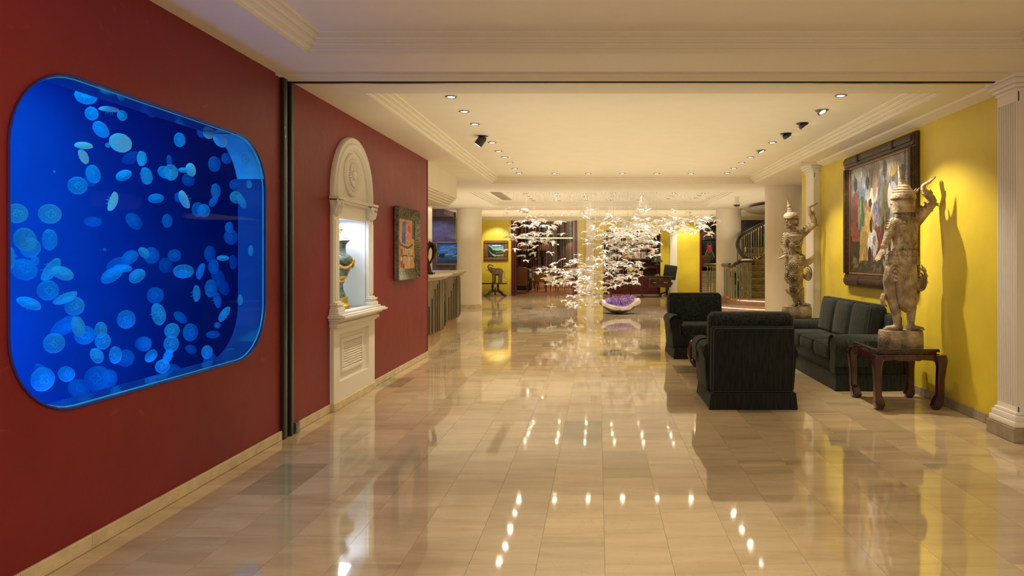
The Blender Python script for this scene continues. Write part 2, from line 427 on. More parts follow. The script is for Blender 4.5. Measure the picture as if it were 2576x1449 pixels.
# ---- ceiling: soffits with stepped coffers
trays = [(-1.994, 2.955, -2.6, 4.663), (-1.994, 2.94, 5.776, 12.75), (-2.76, 2.87, 14.35, 18.3), (-6.3, 8.5, 19.8, YB+.02)]
ce = MB()
xs = sorted({-7.0, 9.5, XR-.29, *[t[0] for t in trays], *[t[1] for t in trays]})
ys = sorted({-4.0, 25.8, *[t[2] for t in trays], *[t[3] for t in trays]})
for a, b in zip(xs, xs[1:]):
    for c, d in zip(ys, ys[1:]):
        mx, my = (a+b)/2, (c+d)/2
        if any(t[0] < mx < t[1] and t[2] < my < t[3] for t in trays): continue
        ce.add([(a,c,ZC),(b,c,ZC),(b,d,ZC),(a,d,ZC)], [(0,1,2,3)])
D = .036; H = (ZT-ZC)/4
for x0, x1, y0, y1 in trays:
    for k in range(4):
        q = k*D; z0 = ZC+k*H; z1 = z0+H
        r0 = [(x0+q,y0+q),(x1-q,y0+q),(x1-q,y1-q),(x0+q,y1-q)]
        q2 = q+D; r1 = [(x0+q2,y0+q2),(x1-q2,y0+q2),(x1-q2,y1-q2),(x0+q2,y1-q2)]
        qm = q+.010; rm = [(x0+qm,y0+qm),(x1-qm,y0+qm),(x1-qm,y1-qm),(x0+qm,y1-qm)]
        vs = [(*p, z0) for p in r0]+[(*p, z1-.008) for p in r0]+[(*p, z1) for p in rm]+[(*p, z1) for p in r1]
        fs = []
        for l in range(3):
            for i in range(4): fs.append((l*4+i, l*4+(i+1) % 4, l*4+4+(i+1) % 4, l*4+4+i))
        ce.add(vs, fs)
    q = 4*D; ce.add([(x0+q,y0+q,ZT),(x1-q,y0+q,ZT),(x1-q,y1-q,ZT),(x0+q,y1-q,ZT)], [(0,1,2,3)])
ce.box(-7, 9.5, -4, 25.8, 3.10, 3.2)
struct('ceiling', ce, M['cream'], smooth=False)
# moulding bands across the ceiling at the portal
mo = MB()
for k in range(5):
    y = 5.13+k*.040; mo.prism([(y, ZC+.01), (y, ZC-.010), (y+.012, ZC-.018), (y+.024, ZC-.018), (y+.034, ZC-.006), (y+.036, ZC+.01)], XL, 4.5, 'x')
struct('trim_1', mo, M['cream'])
mo = MB()
for k in range(5):
    y = 9.88+k*.045; mo.prism([(y, ZC+.01), (y, ZC-.012), (y+.015, ZC-.022), (y+.028, ZC-.022), (y+.038, ZC-.006), (y+.04, ZC+.01)], 2.96, XR, 'x')
struct('trim_2', mo, M['cream'])
# black sliding-wall track: line in the ceiling and three uprights on the left wall
tr = MB().box(XL, XR, 5.345, 5.375, ZC-.022, ZC+.02)
struct('trim_3', tr, M['black'], smooth=False)
up = MB()
for y0, y1, d in ((5.215, 5.275, .03), (5.285, 5.305, .018), (5.315, 5.35, .04), (5.36, 5.395, .025)):
    up.rbox(XL-.05, XL+d, y0, y1, 0, ZC, .006, 2)
up.box(XL-.05, XL+.01, 5.21, 5.40, 0, ZC)
struct('trim_4', up, M['black'])
struct('trim_5', MB().rbox(XL-.02, XL+.045, 5.40, 5.46, 0, .085, .004, 2), mat('steel_plate', (.35, .34, .34), .3, 1))

# ---- left red wall with the aquarium window and niche opening cut out
WY0, WY1, WZ0, WZ1, WR = 2.807, 4.974, .700, 2.250, .37
def rrect(y0, y1, z0, z1, r, n=10):
    pts = []
    for cy, cz, a in ((y1-r, z1-r, 0), (y0+r, z1-r, 90), (y0+r, z0+r, 180), (y1-r, z0+r, 270)):
        for k in range(n+1):
            t = R_(a+90*k/n); pts.append((cy+r*math.cos(t), cz+r*math.sin(t)))
    return pts
win = rrect(WY0, WY1, WZ0, WZ1, WR)
NY0, NY1, NZ0, NZ1 = 6.30, 7.12, .90, 1.80
def wall_with_hole(mb, x, y0, y1, z0, z1, hole):
    """plane x=const with a hole polygon (ccw in y,z starting at angle 0)"""
    cy = sum(p[0] for p in hole)/len(hole); cz = sum(p[1] for p in hole)/len(hole)
    outer = []
    for (a, b) in hole:
        dy, dz = a-cy, b-cz
        s = min([((y1-cy)/dy if dy > 1e-9 else (y0-cy)/dy if dy < -1e-9 else 1e9), ((z1-cz)/dz if dz > 1e-9 else (z0-cz)/dz if dz < -1e-9 else 1e9)])
        outer.append((cy+dy*s, cz+dz*s))
    n = len(hole)
    vs = [(x, *p) for p in hole]+[(x, *p) for p in outer]; fs = [(i, (i+1) % n, n+(i+1) % n, n+i) for i in range(n)]
    base = len(mb.v); mb.add(vs, fs)
    # corners
    for c in ((y1, z1), (y0, z1), (y0, z0), (y1, z0)):
        for i in range(n):
            p, q = outer[i], outer[(i+1) % n]
            if (abs(p[0]-c[0]) < 1e-6 and abs(q[1]-c[1]) < 1e-6) or (abs(p[1]-c[1]) < 1e-6 and abs(q[0]-c[0]) < 1e-6):
                if p != q and (abs(p[0]-q[0]) > 1e-6 and abs(p[1]-q[1]) > 1e-6):
                    mb.add([(x, *p), (x, *c), (x, *q)], [(0, 1, 2)])
wl = MB()
YE = 9.70
wall_with_hole(wl, XL, -4, 5.21, 0, ZC, win)
for (a, b, c, d) in ((5.395, NY0, 0, ZC), (NY1, YE, 0, ZC), (NY0, NY1, 0, NZ0), (NY0, NY1, NZ1, ZC)): wl.add([(XL, a, c), (XL, b, c), (XL, b, d), (XL, a, d)], [(0, 1, 2, 3)])
wl.box(XL-.12, XL-.001, 9.4, YE, 0, ZC); wl.add([(XL, YE, 0), (XL-.12, YE, 0), (XL-.12, YE, ZC), (XL, YE, ZC)], [(0,1,2,3)])
wl.add([(XL, 5.21, 0), (XL, 5.395, 0), (XL, 5.395, ZC), (XL, 5.21, ZC)], [(0, 1, 2, 3)])
struct('wall_left', wl, M['red'], smooth=False)
struct('trim_6', MB().box(XL-.02, XL+.006, YE-.012, YE+.006, .07, ZC), M['black'], smooth=False)

# baseboard left: separate marble pieces
def baseboard(name, x, y0, y1, side, mat_, h=.072, L_=.405, group=None):
    root = MB().box(min(x, x+side*.012), max(x, x+side*.012), y0, y1, 0, h-.002); b = struct(name, root, M['grout'], smooth=False)
    y = y0
    while y < y1-.02:
        e = min(y+L_, y1); m_ = MB().rbox(min(x, x+side*.018), max(x, x+side*.018), y+.0015, e-.0015, .001, h, .003, 1)
        obj('tile', m_, mat_, b, smooth=False); y = e
    return b
baseboard('baseboard_left', XL, -1.2, 5.21, 1, M['marble_base'])
baseboard('baseboard_left', XL, 5.46, 6.15, 1, M['marble_base'])
baseboard('baseboard_left', XL, 7.28, YE, 1, M['marble_base'])
# ---- right yellow wall
wr = MB().box(XR, XR+.15, 5.2, 10.95, 0, ZC+.12)
struct('wall_right', wr, M['yellow'], smooth=False)
baseboard('baseboard_right', XR, 5.5, 9.95, -1, M['plinth_stone'], .085)
def pilaster(name, y0, y1, xf, fl):
    m_ = MB(); m_.box(xf+.012, XR+.01, y0, y1, .18, ZC-.12)
    n = fl; w_ = (y1-y0)/(2*n+1)
    for k in range(n+1): m_.rbox(xf, xf+.014, y0+2*k*w_, y0+(2*k+1)*w_, .26, ZC-.20, .004, 2)
    m_.box(xf, xf+.02, y0, y1, .19, .262); m_.box(xf, xf+.02, y0, y1, ZC-.205, ZC-.12)
    for k, (d, z0, z1) in enumerate(((.012, ZC-.13, ZC-.10), (.028, ZC-.10, ZC-.07), (.048, ZC-.07, ZC-.03), (.065, ZC-.03, ZC+.07), (.018, .20, .225), (.032, .155, .20), (.045, .11, .155))):
        m_.rbox(xf-d, XR+.01, y0-d, y1+d, z0, z1, .008, 2)
    p = struct(name, m_, M['white'])
    obj('plinth', MB().rbox(xf-.055, XR, y0-.06, y1+.06, 0, .11, .004, 1), M['plinth_stone'], p)
pilaster('trim_7', 5.17, 5.42, 3.20, 8)
rw = MB().box(XR-.085, 4.6, 5.178, 5.30, 0, ZC).box(4.5, 4.65, -4, 5.3, 0, ZC+.12)
struct('wall_return', rw, M['cream'], smooth=False)
struct('baseboard_return', MB().rbox(XR-.02, 4.5, 5.115, 5.178, 0, .11, .004, 1), M['plinth_stone'])
pilaster('trim_8', 10.05, 10.42, 3.20, 0)
# raised crown strip between right coffer and wall
struct('trim_9', MB().prism([(XR-.10, ZC-.02), (XR, ZC-.06), (XR, ZC+.02), (XR-.12, ZC+.02)], 5.4, 9.9, 'y'), M['cream'])

# ---- columns with marble ring bases
def column(name, x, y, lb):
    c = thing(name, lb, 'column', (x, y, 0))
    obj('shaft', MB().lathe([(.35, .10), (.35, 2.72), (.356, 2.74), (.356, ZC)], seg=48), M['cream'], c)
    for k in range(12):
        a0 = 2*PI*k/12+.004; a1 = 2*PI*(k+1)/12-.004
        m_ = MB(); n = 5
        def ring(r, z): return [(r*math.cos(a0+(a1-a0)*i/n), r*math.sin(a0+(a1-a0)*i/n), z) for i in range(n+1)]
        m_.bridge(ring(.364, 0), ring(.364, .10)); m_.bridge(ring(.364, .10), ring(.345, .10))
        obj('tile', m_, M['marble_base'], c)
    return c
column('round_column', 3.64, 13.3, 'large cream round column behind the far carved dancer statue')
column('round_column', -3.68, 19.3, 'cream round column between the reception counter and the elephant sculpture')
column('round_column', 3.72, 19.3, 'cream round column rising beside the curved staircase balustrade')

# ---- header over the reception, alcove with grey blue wall
hd = MB().box(-4.6, -2.47, YE, 11.8, 2.44, ZC)
for k in range(4): hd.rbox(-4.6, -2.47+.0-.03*k-.02, YE+.02, 11.8-.03*k, 2.44-.035*(k+1), 2.44-.035*k, .006, 1)
struct('trim_10', hd, M['cream'])
struct('wall_alcove', MB().box(-7, -4.35, 20.6, 20.7, 0, ZC), mat('grey_plaster', (.13, .105, .12), .6, var=.3, vscale=7, bump=.4, bscale=12))
struct('wall_side', MB().box(-4.55, -4.35, 17.0, 17.7, 0, ZC), M['cream'])
struct('wall_outer', MB().box(-7.1, -7, 5, 26, 0, ZC+.3), M['cream'])
struct('wall_outer', MB().box(9.4, 9.5, 10.9, 26, 0, ZC+.3), mat('dark_brown_wall', (.10, .06, .04), .6))
struct('trim_11', MB().box(-6.9, -4.4, 19.3, 20.6, 2.66, ZC), mat('violet_soffit', (.16, .10, .17), .6))

# ---- far wall, Y = 25.6
def X(px, Y=YB): return (px-VX)/F*Y
fw = MB()
OP = [(X(1286), X(1452), 2.84), (X(1517), X(1662), 2.35), (X(1760), X(1812), 2.84)]
edges = [-7, OP[0][0], OP[0][1], OP[1][0], OP[1][1], OP[2][0], OP[2][1], 9.4]
for k in range(0, 8, 2): fw.box(edges[k], edges[k+1], YB, YB+.2, 0, 3.2)
for a, b, z in OP: fw.box(a, b, YB, YB+.2, z, 3.2)
struct('wall_back', fw, M['yellow'], smooth=False)
def posts(a, b, z, nm):
    m_ = MB()
    for x0, x1 in ((a, a+.20), (b-.17, b)):
        m_.rbox(x0, x1, YB-.03, YB+.22, 0, z, .008, 1)
    m_.rbox(a, b, YB-.02, YB+.22, z, z+.03, .006, 1)
    d = struct(nm, m_, M['maroon'])
    obj('track', MB().box(a+.115, a+.15, YB-.036, YB-.03, .01, z), M['black'], d, smooth=False)
posts(*OP[0], 'door_1'); 
m_ = MB().rbox(OP[2][0], OP[2][0]+.08, YB-.03, YB+.22, 0, 2.84, .008, 1); struct('door_2', m_, M['maroon'])
for nm, a, b in (('trim_12', X(1475), X(1494)), ('trim_13', X(1685), X(1703))):
    m_ = MB().rbox(a, b, YB-.06, YB, .10, ZT, .006, 1); m_.rbox(a-.02, b+.02, YB-.08, YB, 2.80, ZT, .008, 1)
    m_.rbox(a-.015, b+.015, YB-.075, YB, .0, .12, .006, 1)
    struct(nm, m_, M['white'])
for a, b in ((-4.9, OP[0][0]), (OP[0][1], X(1475)-.02), (X(1494)+.02, OP[1][0]), (OP[1][1], X(1685)-.02), (X(1703)+.02, OP[2][0])):
    struct('baseboard_back', MB().rbox(a, b, YB-.02, YB, 0, .09, .004, 1), M['marble_base'])
# cornice on the far wall
m_ = MB()
for k in range(3): m_.rbox(-6.2, 8.4, YB-.05-.03*k, YB, ZT-.03-.03*(2-k), ZT-.03*(2-k), .006, 1)
struct('trim_14', m_, M['cream'])
# ================================================================ AQUARIUM
M['acrylic'] = mat('aquarium_sleeve', (.012, .085, .32), .12, spec=.5)
M['tankwall'] = mat('tank_blue_wall', (.005, .19, .62), .7, var=.10, vscale=1.5)
tk = thing('aquarium', 'large blue-lit jellyfish aquarium behind a rounded window in the dark red wall', 'aquarium', (XL, 3.9, 0))
def L_(x, y, z): return (x-XL, y-3.9, z)
def tobj(name, mb, m_, **k):
    mb.v = [L_(*v) for v in mb.v]; return obj(name, mb, m_, tk, **k)
SD = .20
a = [(XL+.004, *p) for p in win]; b = [(XL-SD, *p) for p in win]; n = len(win)
sl = MB().add(a+b, [(i, (i+1) % n, n+(i+1) % n, n+i) for i in range(n)])
tobj('window_sleeve', sl, M['acrylic'], ang=60)
TX, TY0, TY1, TZ0, TZ1 = -4.0, 1.3, 7.6, .10, 2.80
tw = MB()
# tank body runs behind the wall; kept clear of the display niche
for q in ([(TX,TY0,TZ0),(TX,TY1,TZ0),(TX,TY1,TZ1),(TX,TY0,TZ1)], [(TX,TY0,TZ0),(TX,TY0,TZ1),(XL-SD,TY0,TZ1),(XL-SD,TY0,TZ0)],
          [(TX,TY1,TZ0),(TX,TY1,TZ1),(-3.14,TY1,TZ1),(-3.14,TY1,TZ0)], [(-3.14,TY1,TZ0),(-3.14,TY1,TZ1),(-3.14,6.0,TZ1),(-3.14,6.0,TZ0)],
          [(-3.14,6.0,TZ0),(-3.14,6.0,TZ1),(XL-SD,6.0,TZ1),(XL-SD,6.0,TZ0)],
          [(TX,TY0,TZ0),(XL-SD,TY0,TZ0),(XL-SD,TY1,TZ0),(TX,TY1,TZ0)], [(TX,TY0,TZ1),(XL-SD,TY0,TZ1),(XL-SD,TY1,TZ1),(TX,TY1,TZ1)]):
    tw.add(q, [(0,1,2,3)])
wall_with_hole(tw, XL-SD, TY0, 6.0, TZ0, TZ1, win)
tobj('tank_wall', tw, M['tankwall'], smooth=False)
# water-surface reflection painted as a paler sleeve band at the far top corner
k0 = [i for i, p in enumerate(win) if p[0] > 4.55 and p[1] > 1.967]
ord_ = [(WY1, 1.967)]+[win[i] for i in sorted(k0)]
refl = MB().bridge([(XL, p[0]-.004, p[1]-.003*(i > 0)) for i, p in enumerate(ord_)], [(XL-SD+.004, p[0]-.004, p[1]-.003*(i > 0)) for i, p in enumerate(ord_)])
M['acrylic_glow'] = mat('acrylic_painted_glow', (.05, .62, .95), .2, var=.2, vscale=6)  # paler copy of the sleeve colour, carries painted light
tobj('sleeve_reflection', refl, M['acrylic_glow'])
tobj('water_line', MB().tube([(XL, WY1-.006, 1.967), (XL-SD+.004, WY1-.006, 1.967)], .005, 6), M['acrylic_glow'])
tobj('pane_edge_glow', MB().tube([(XL-.012, *p) for p in rrect(WY0+.008, WY1-.008, WZ0+.008, WZ1-.008, WR-.008)], .005, 6, closed=True), M['acrylic_glow'])  # thin pale tube painting the glow along the pane edge
# pane
def pane_mat(name, tint, gl):
    m, t, b_ = nodes(name); N = t.nodes; L = t.links; out = N['Material Output']
    tr = N.new('ShaderNodeBsdfTransparent'); tr.inputs[0].default_value = (*tint, 1)
    g = N.new('ShaderNodeBsdfGlossy'); g.inputs['Roughness'].default_value = .02
    fr = N.new('ShaderNodeFresnel'); fr.inputs[0].default_value = gl
    mx = N.new('ShaderNodeMixShader'); L.new(fr.outputs[0], mx.inputs[0]); L.new(tr.outputs[0], mx.inputs[1]); L.new(g.outputs[0], mx.inputs[2])
    L.new(mx.outputs[0], out.inputs[0]); return m
M['pane'] = pane_mat('acrylic_pane', (.96, .98, 1), 1.05)
M['glass'] = pane_mat('clear_glass', (.93, .97, .96), 1.35)
pn = MB().add([(XL-.01, *p) for p in win], [tuple(range(n))]); tobj('pane', pn, M['pane'], smooth=False)
rim = MB().tube([(XL+.004, *p) for p in win], .006, 6, closed=True); tobj('rim', rim, mat('dark_blue_rim', (.02, .02, .25), .3))
# water: absorbing volume behind the pane
mw = bpy.data.materials.new('tank_water'); mw.use_nodes = True; t = mw.node_tree; t.nodes.remove(t.nodes['Principled BSDF'])
va = t.nodes.new('ShaderNodeVolumeAbsorption'); va.inputs['Color'].default_value = (.10, .80, 1, 1); va.inputs['Density'].default_value = .55
tb = t.nodes.new('ShaderNodeBsdfTransparent')
t.links.new(va.outputs[0], t.nodes['Material Output'].inputs['Volume']); t.links.new(tb.outputs[0], t.nodes['Material Output'].inputs['Surface'])
wb = MB().box(TX+.01, XL-SD-.01, TY0+.01, 5.98, TZ0+.01, TZ1-.02)
o = obj('aquarium_water', MB().add([L_(*v) for v in wb.v], wb.f), mw, tk, smooth=False)
# -------- moon jellyfish
def jelly_mat(name, col, a0, a1):
    m, t, b_ = nodes(name); N = t.nodes; L = t.links; out = N['Material Output']
    lw = N.new('ShaderNodeLayerWeight'); lw.inputs[0].default_value = .35
    rm = N.new('ShaderNodeMapRange'); L.new(lw.outputs['Facing'], rm.inputs[0]); rm.inputs[3].default_value = a0; rm.inputs[4].default_value = a1
    d = N.new('ShaderNodeBsdfDiffuse'); d.inputs[0].default_value = (*col, 1)
    tl = N.new('ShaderNodeBsdfTranslucent'); tl.inputs[0].default_value = (*col, 1)
    m1 = N.new('ShaderNodeMixShader'); m1.inputs[0].default_value = .5; L.new(d.outputs[0], m1.inputs[1]); L.new(tl.outputs[0], m1.inputs[2])
    tr = N.new('ShaderNodeBsdfTransparent'); m2 = N.new('ShaderNodeMixShader')
    L.new(rm.outputs[0], m2.inputs[0]); L.new(tr.outputs[0], m2.inputs[1]); L.new(m1.outputs[0], m2.inputs[2]); L.new(m2.outputs[0], out.inputs[0])
    return m
M['bell'] = jelly_mat('jelly_bell', (.05, .72, .95), .30, .75)
M['gonad'] = jelly_mat('jelly_gonad', (.14, .88, 1.0), .45, .85)
M['bell_bright'] = jelly_mat('jelly_bell_bright', (.30, .95, 1.0), .6, .95)
def bell_mesh():
    m_ = MB(); pr = []
    for k in range(9):
        a_ = PI/2*k/8; pr.append((max(1e-4, math.sin(a_))*1.0, .42*math.cos(a_)))
    pr += [(1.02, -.05), (.95, -.09), (.80, .02), (.5, .14), (1e-4, .2)]
    s = 32; m_.lathe([(r, z) for r, z in pr], seg=s)
    vs = []
    for (x, y, z) in m_.v:      # scalloped margin
        r = math.hypot(x, y); an = math.atan2(y, x); k = 1+.012*math.cos(8*an)*min(1, r)
        vs.append((x*k, y*k, z))
    m_.v = vs; return m_.mesh('bell', True, 80)
def gonad_mesh():
    m_ = MB()
    for k in range(4):
        a_ = PI/2*k+.4; c = (.27*math.cos(a_), .27*math.sin(a_), .17)
        pts = [(c[0]+.17*math.cos(a_+t), c[1]+.17*math.sin(a_+t), .17+.02*math.cos(t)) for t in np.linspace(-2.4, 2.4, 8)]
        m_.tube(pts, .05, 5)
    return m_.mesh('gonads', True, 80)
def arm_mesh():
    m_ = MB()
    for k in range(4):
        a_ = PI/2*k; pts = []
        for i in range(7):
            t = i/6; pts.append(((.08+.30*t)*math.cos(a_+.5*t), (.08+.30*t)*math.sin(a_+.5*t), .12-.62*t+.04*math.sin(9*t+k)))
        m_.tube(pts, [(.10*(1-.7*i/6), .03) for i in range(7)], 5)
    return m_.mesh('oral_arms', True, 80)
BELL, GON, ARM = bell_mesh(), gonad_mesh(), arm_mesh(); BELL2 = BELL.copy()
BELL.materials.append(M['bell']); GON.materials.append(M['gonad']); ARM.materials.append(M['bell']); BELL2.materials.append(M['bell_bright'])
c5 = "712,200,75,.9,80 760,348,55,.8,0 835,480,70,.65,30 1012,365,42,.8,0 1085,715,70,.55,130 1165,720,60,.35,0 893,610,20,.9,0 772,850,75,.6,10 645,945,72,.9,0 735,915,45,.7,60 1025,860,60,.6,125 1205,865,70,.4,0 770,1245,60,.6,90 1110,1240,75,.6,30 140,1175,80,.9,0 415,1180,80,.95,0 450,830,9,.9,0"
c6 = "190,130,90,.7,10 230,190,75,.8,0 375,130,80,.5,0 78,270,80,.3,0 185,355,85,.85,40 265,290,35,.7,0 385,355,95,.3,150 475,385,72,.6,60 365,515,75,.85,0 220,615,80,.4,60 495,570,80,.3,118 565,635,70,.85,0 490,785,95,.5,130 590,790,80,.4,10 645,855,70,.9,0 412,915,75,.85,0 765,815,60,.6,0 780,900,62,.75,0 735,1010,60,.6,20 875,1005,65,.55,0 950,1030,65,.85,0 325,1190,90,.75,0 310,1120,55,.5,30 505,1150,60,.8,20 600,1260,75,.8,30 735,1180,90,.85,0 745,1250,60,.5,90 835,1185,68,.6,0 960,735,70,.8,0 850,400,80,.5,130 900,320,80,.6,120 930,350,60,.4,90 985,265,60,.7,140 1040,405,60,.7,140 1090,920,55,.95,0 796,205,12,.9,0"
c7 = "150,100,60,.8,0 395,360,62,.65,0 590,285,55,.6,0 705,575,68,.65,0 810,525,48,.8,0 60,525,65,.45,0 100,680,75,.5,10 265,650,60,.8,45 320,650,70,.7,0 300,545,50,.3,0 430,630,40,.5,90 475,715,55,.85,0 185,880,60,.65,100 385,870,45,.6,0 715,815,65,.5,0 695,910,50,.5,150 560,980,65,.7,0 610,990,58,.8,0 890,760,50,.9,0 895,870,55,.85,0 950,905,65,.3,20 285,1080,60,.6,0 835,1140,50,.6,0 850,1225,68,.75,0 1030,1345,48,.3,0 1040,755,35,.6,0 980,530,45,.8,0"
c8 = "150,155,75,.75,0 80,130,55,.6,30 360,155,55,.95,0 280,245,68,.75,0 440,300,80,.75,90 680,140,72,.55,0 715,255,68,.55,0 755,350,75,.6,20 690,455,80,.55,0 800,440,80,.45,20 745,560,75,.25,10 600,300,75,.25,165 555,500,75,.25,0 182,518,75,.85,0 210,690,100,.45,10 412,720,65,.5,40 505,855,80,.7,0 335,840,68,.85,0 330,960,75,.75,0 300,1075,70,.4,160 250,1165,62,.9,0 350,1195,75,.5,55 85,962,65,.8,0 145,1070,60,.65,150 510,1010,50,.7,45 655,1035,60,.7,0 680,1100,60,.8,0 800,180,50,.4,90 890,215,65,.35,0 955,560,50,.3,0 815,690,75,.3,150 750,790,28,.9,0 710,875,55,.55,90 875,1025,50,.4,90"
JL = []
for s_, ox, oy, k in ((c5, 0, 180, 3.293), (c6, 0, 560, 3.018), (c7, 340, 250, 3.534), (c8, 340, 600, 3.623)):
    for e in s_.split():
        x, y, r, q, an = map(float, e.split(',')); JL.append((ox+x/k, oy+y/k, r/k, q, an, None))
JL += [(0+905/3.293, 180+318/3.293, 70/3.293, .12, 90, 'small white glowing jellyfish with a flat-bottomed dome near the top of the tank'),
       (1000/3.293, 180+590/3.293, 80/3.293, .92, 45, 'large pale jellyfish facing out with a bright four-leaf pattern, upper left of the tank'),
       (693/3.293, 180+615/3.293, 62/3.293, .35, 90, 'cyan jellyfish seen edge on below the white domed one'),
       (690/3.293, 180+705/3.293, 62/3.293, .4, 20, 'cyan jellyfish tilted on its side, touching the flat one above it'),
       (930/3.293, 180+1075/3.293, 82/3.293, .2, 165, 'slim cyan jellyfish seen edge on in the middle of the tank'),
       (340+655/3.534, 250+300/3.534, 50/3.534, .85, 0, 'bright turquoise jellyfish under the top edge of the window, the rounder of two'),
       (340+755/3.534, 250+350/3.534, 78/3.534, .6, 20, 'bright turquoise jellyfish with trailing arms beside the upper right window corner'),
       (340+495/3.534, 250+625/3.534, 58/3.534, .6, 10, 'cyan jellyfish overlapping two paler ones right of the tank centre'),
       (340+440/3.534, 250+890/3.534, 82/3.534, .28, 20, 'bright cyan jellyfish seen edge on, right of the tank centre')]
rj = random.Random(11)
ORD = ['', 'second ', 'third ', 'fourth ', 'fifth ', 'sixth ', 'seventh ', 'eighth ', 'ninth ', 'tenth ', 'eleventh ', 'twelfth ', 'thirteenth ', 'fourteenth ']
zone = {}
for i, e_ in enumerate(JL):
    if e_[5] is None:
        c_ = ('far left', 'left', 'middle', 'right', 'far right')[min(4, int((e_[0]-20)/130))]; r_ = ('top', 'upper', 'lower', 'bottom')[min(3, max(0, int((e_[1]-200)/205)))]
        zone.setdefault((r_, c_), []).append(i)
jlab = {}
for (r_, c_), ids in zone.items():
    for n_, i in enumerate(sorted(ids, key=lambda i: JL[i][1])):
        look = 'edge-on' if JL[i][3] < .45 else 'tilted' if JL[i][3] < .75 else 'face-on'
        jlab[i] = f'{look} blue jellyfish, {ORD[n_]}highest in the {r_} {c_} part of the aquarium'
for ji, (px, py, r, q, an, lb) in enumerate(JL):
    Yw = 2.452*F/(VX-px)
    if px > 592: s = 1+.04*rj.random(); s = min(s, 4.93/Yw) if Yw < 4.9 else .997
    else:
        smax = min(3.75/2.452, 5.85/Yw); s = 1.06+(smax-1.06)*rj.random()**1.3
        if lb: s = 1.07
    s = max(s, 1.0)
    Yd = Yw*s; p = P(px, py, Yd); R0 = r*Yd/F
    if px > 592: p.x = min(p.x, XL-.03)
    view = (Vector((0, 0, CH))-p).normalized(); right = Vector((-view.y, view.x, 0)).normalized()*-1
    if right.dot(Vector((1, 0, 0))) < 0: right = -right
    upv = view.cross(right); upv = upv if upv.z > 0 else -upv
    sgn = 1 if rj.random() < .7 else -1
    if lb and 'dome' in lb: sgn = 1
    ax = view*q+(right*math.cos(R_(an))+upv*math.sin(R_(an)))*math.sqrt(1-q*q)*sgn
    qt = ax.to_track_quat('Z', 'Y') @ Quaternion((0, 0, 1), rj.random()*6)
    j = thing('jellyfish', lb or jlab[ji], 'jellyfish', p, 0, 'moon jellyfish in the aquarium')
    j.rotation_mode = 'QUATERNION'; j.rotation_quaternion = qt; j.scale = (R0, R0, R0)
    big = lb is not None
    link('bell', BELL2 if big else BELL, None, j)
    if r > 6:
        link('gonads', GON, None, j)
        if rj.random() < .6 or big: link('oral_arms', ARM, None, j)

# ================================================================ DISPLAY NICHE on the left wall
NC = (6.17+7.25)/2; NH = .54; XF = -2.415
ni = thing('display_niche', 'white moulded arched display niche set in the red wall with a green urn inside', 'niche', (XL, NC, 0))
def nobj(name, mb, m_, **k):
    mb.v = [(v[0]-XL, v[1]-NC, v[2]) for v in mb.v]; return obj(name, mb, m_, ni, **k)
# base cabinet with a recessed panel
B0, B1 = 6.17, 7.30
bs = MB()
bs.box(XL-.02, XF, B0, 6.315, 0, .80); bs.box(XL-.02, XF, 7.12, B1, 0, .80); bs.box(XL-.02, XF, 6.315, 7.12, 0, .245); bs.box(XL-.02, XF, 6.315, 7.12, .69, .80)
bs.box(XL-.01, XL+.004, 6.30, 7.14, .2, .72)
nobj('base_panel', bs, M['white'], smooth=False)
gr = MB()
gr.rbox(XL, XL+.028, 6.42, 7.00, .60, .635, .006, 2); gr.rbox(XL, XL+.028, 6.42, 7.00, .315, .35, .006, 2)
gr.rbox(XL, XL+.022, 6.42, 6.455, .34, .61, .006, 2); gr.rbox(XL, XL+.022, 6.965, 7.00, .34, .61, .006, 2)
nobj('grille_frame', gr, M['white'])
for k in range(10):
    z = .362+k*.024
    sl = MB().prism([(XL+.002, z), (XL+.018, z+.004), (XL+.018, z+.008), (XL+.002, z+.022)], 6.45, 6.97, 'y'); nobj('slat', sl, M['white'], smooth=False)
for k, (y0, y1) in enumerate(((6.15, 6.53), (6.533, 6.94), (6.943, 7.32))):
    nobj('marble_skirting', MB().rbox(XL, XF+.014, y0, y1, 0, .072, .003, 1), M['marble_base'] , smooth=False)
# ledge
lg = MB()
for d, z0, z1 in ((.02, .745, .765), (.045, .765, .80), (.03, .80, .825), (.075, .825, .85), (.125, .85, .872), (.105, .872, .885), (.06, .885, .905)):
    lg.rbox(XL, XF+d, B0-d*.45, B1+d*.45, z0, z1, .006, 2)
nobj('ledge', lg, M['white'])
# pilasters
for y0 in (6.17, 7.12):
    p = MB(); p.rbox(XL, XF, y0, y0+.13, .90, 1.80, .004, 1)
    p.rbox(XL, XF+.012, y0+.02, y0+.11, 1.02, 1.76, .006, 2)
    for d, z0, z1 in ((.05, .90, .945), (.035, .945, .965), (.045, .965, .985), (.02, .985, 1.0)): p.rbox(XL, XF+d, y0-d*.4, y0+.13+d*.4, z0, z1, .008, 2)
    nobj('pilaster', p, M['white'])
    c = MB(); yc = y0+.065
    c.lathe([(.05, 1.80), (.055, 1.815), (.05, 1.83), (.052, 1.88), (.075, 1.935)], (XL+.01, yc, 0), 16)
    for s in (-1, 1):
        pts = [(XF+.035, yc+s*(.062+.022*(1-t/14)*math.cos(t*.75)), 1.918+.022*(1-t/14)*math.sin(t*.75)) for t in range(13)]
        c.tube(pts, .008, 5)
    for k in range(5):     # acanthus leaves
        a_ = -1.1+.55*k; y = yc+.055*math.sin(a_); x = XL+.02+.05*math.cos(a_)
        c.tube([(x, y, 1.815), (x+.006, y, 1.855), (x+.022, y+.01*math.sin(a_), 1.885), (x+.030, y, 1.875)], [(.013, .005), (.016, .006), (.012, .006), (.004, .004)], 6)
    c.rbox(XL, XF+.055, yc-.085, yc+.085, 1.945, 1.97, .005, 2)
    nobj('capital', c, M['white'])
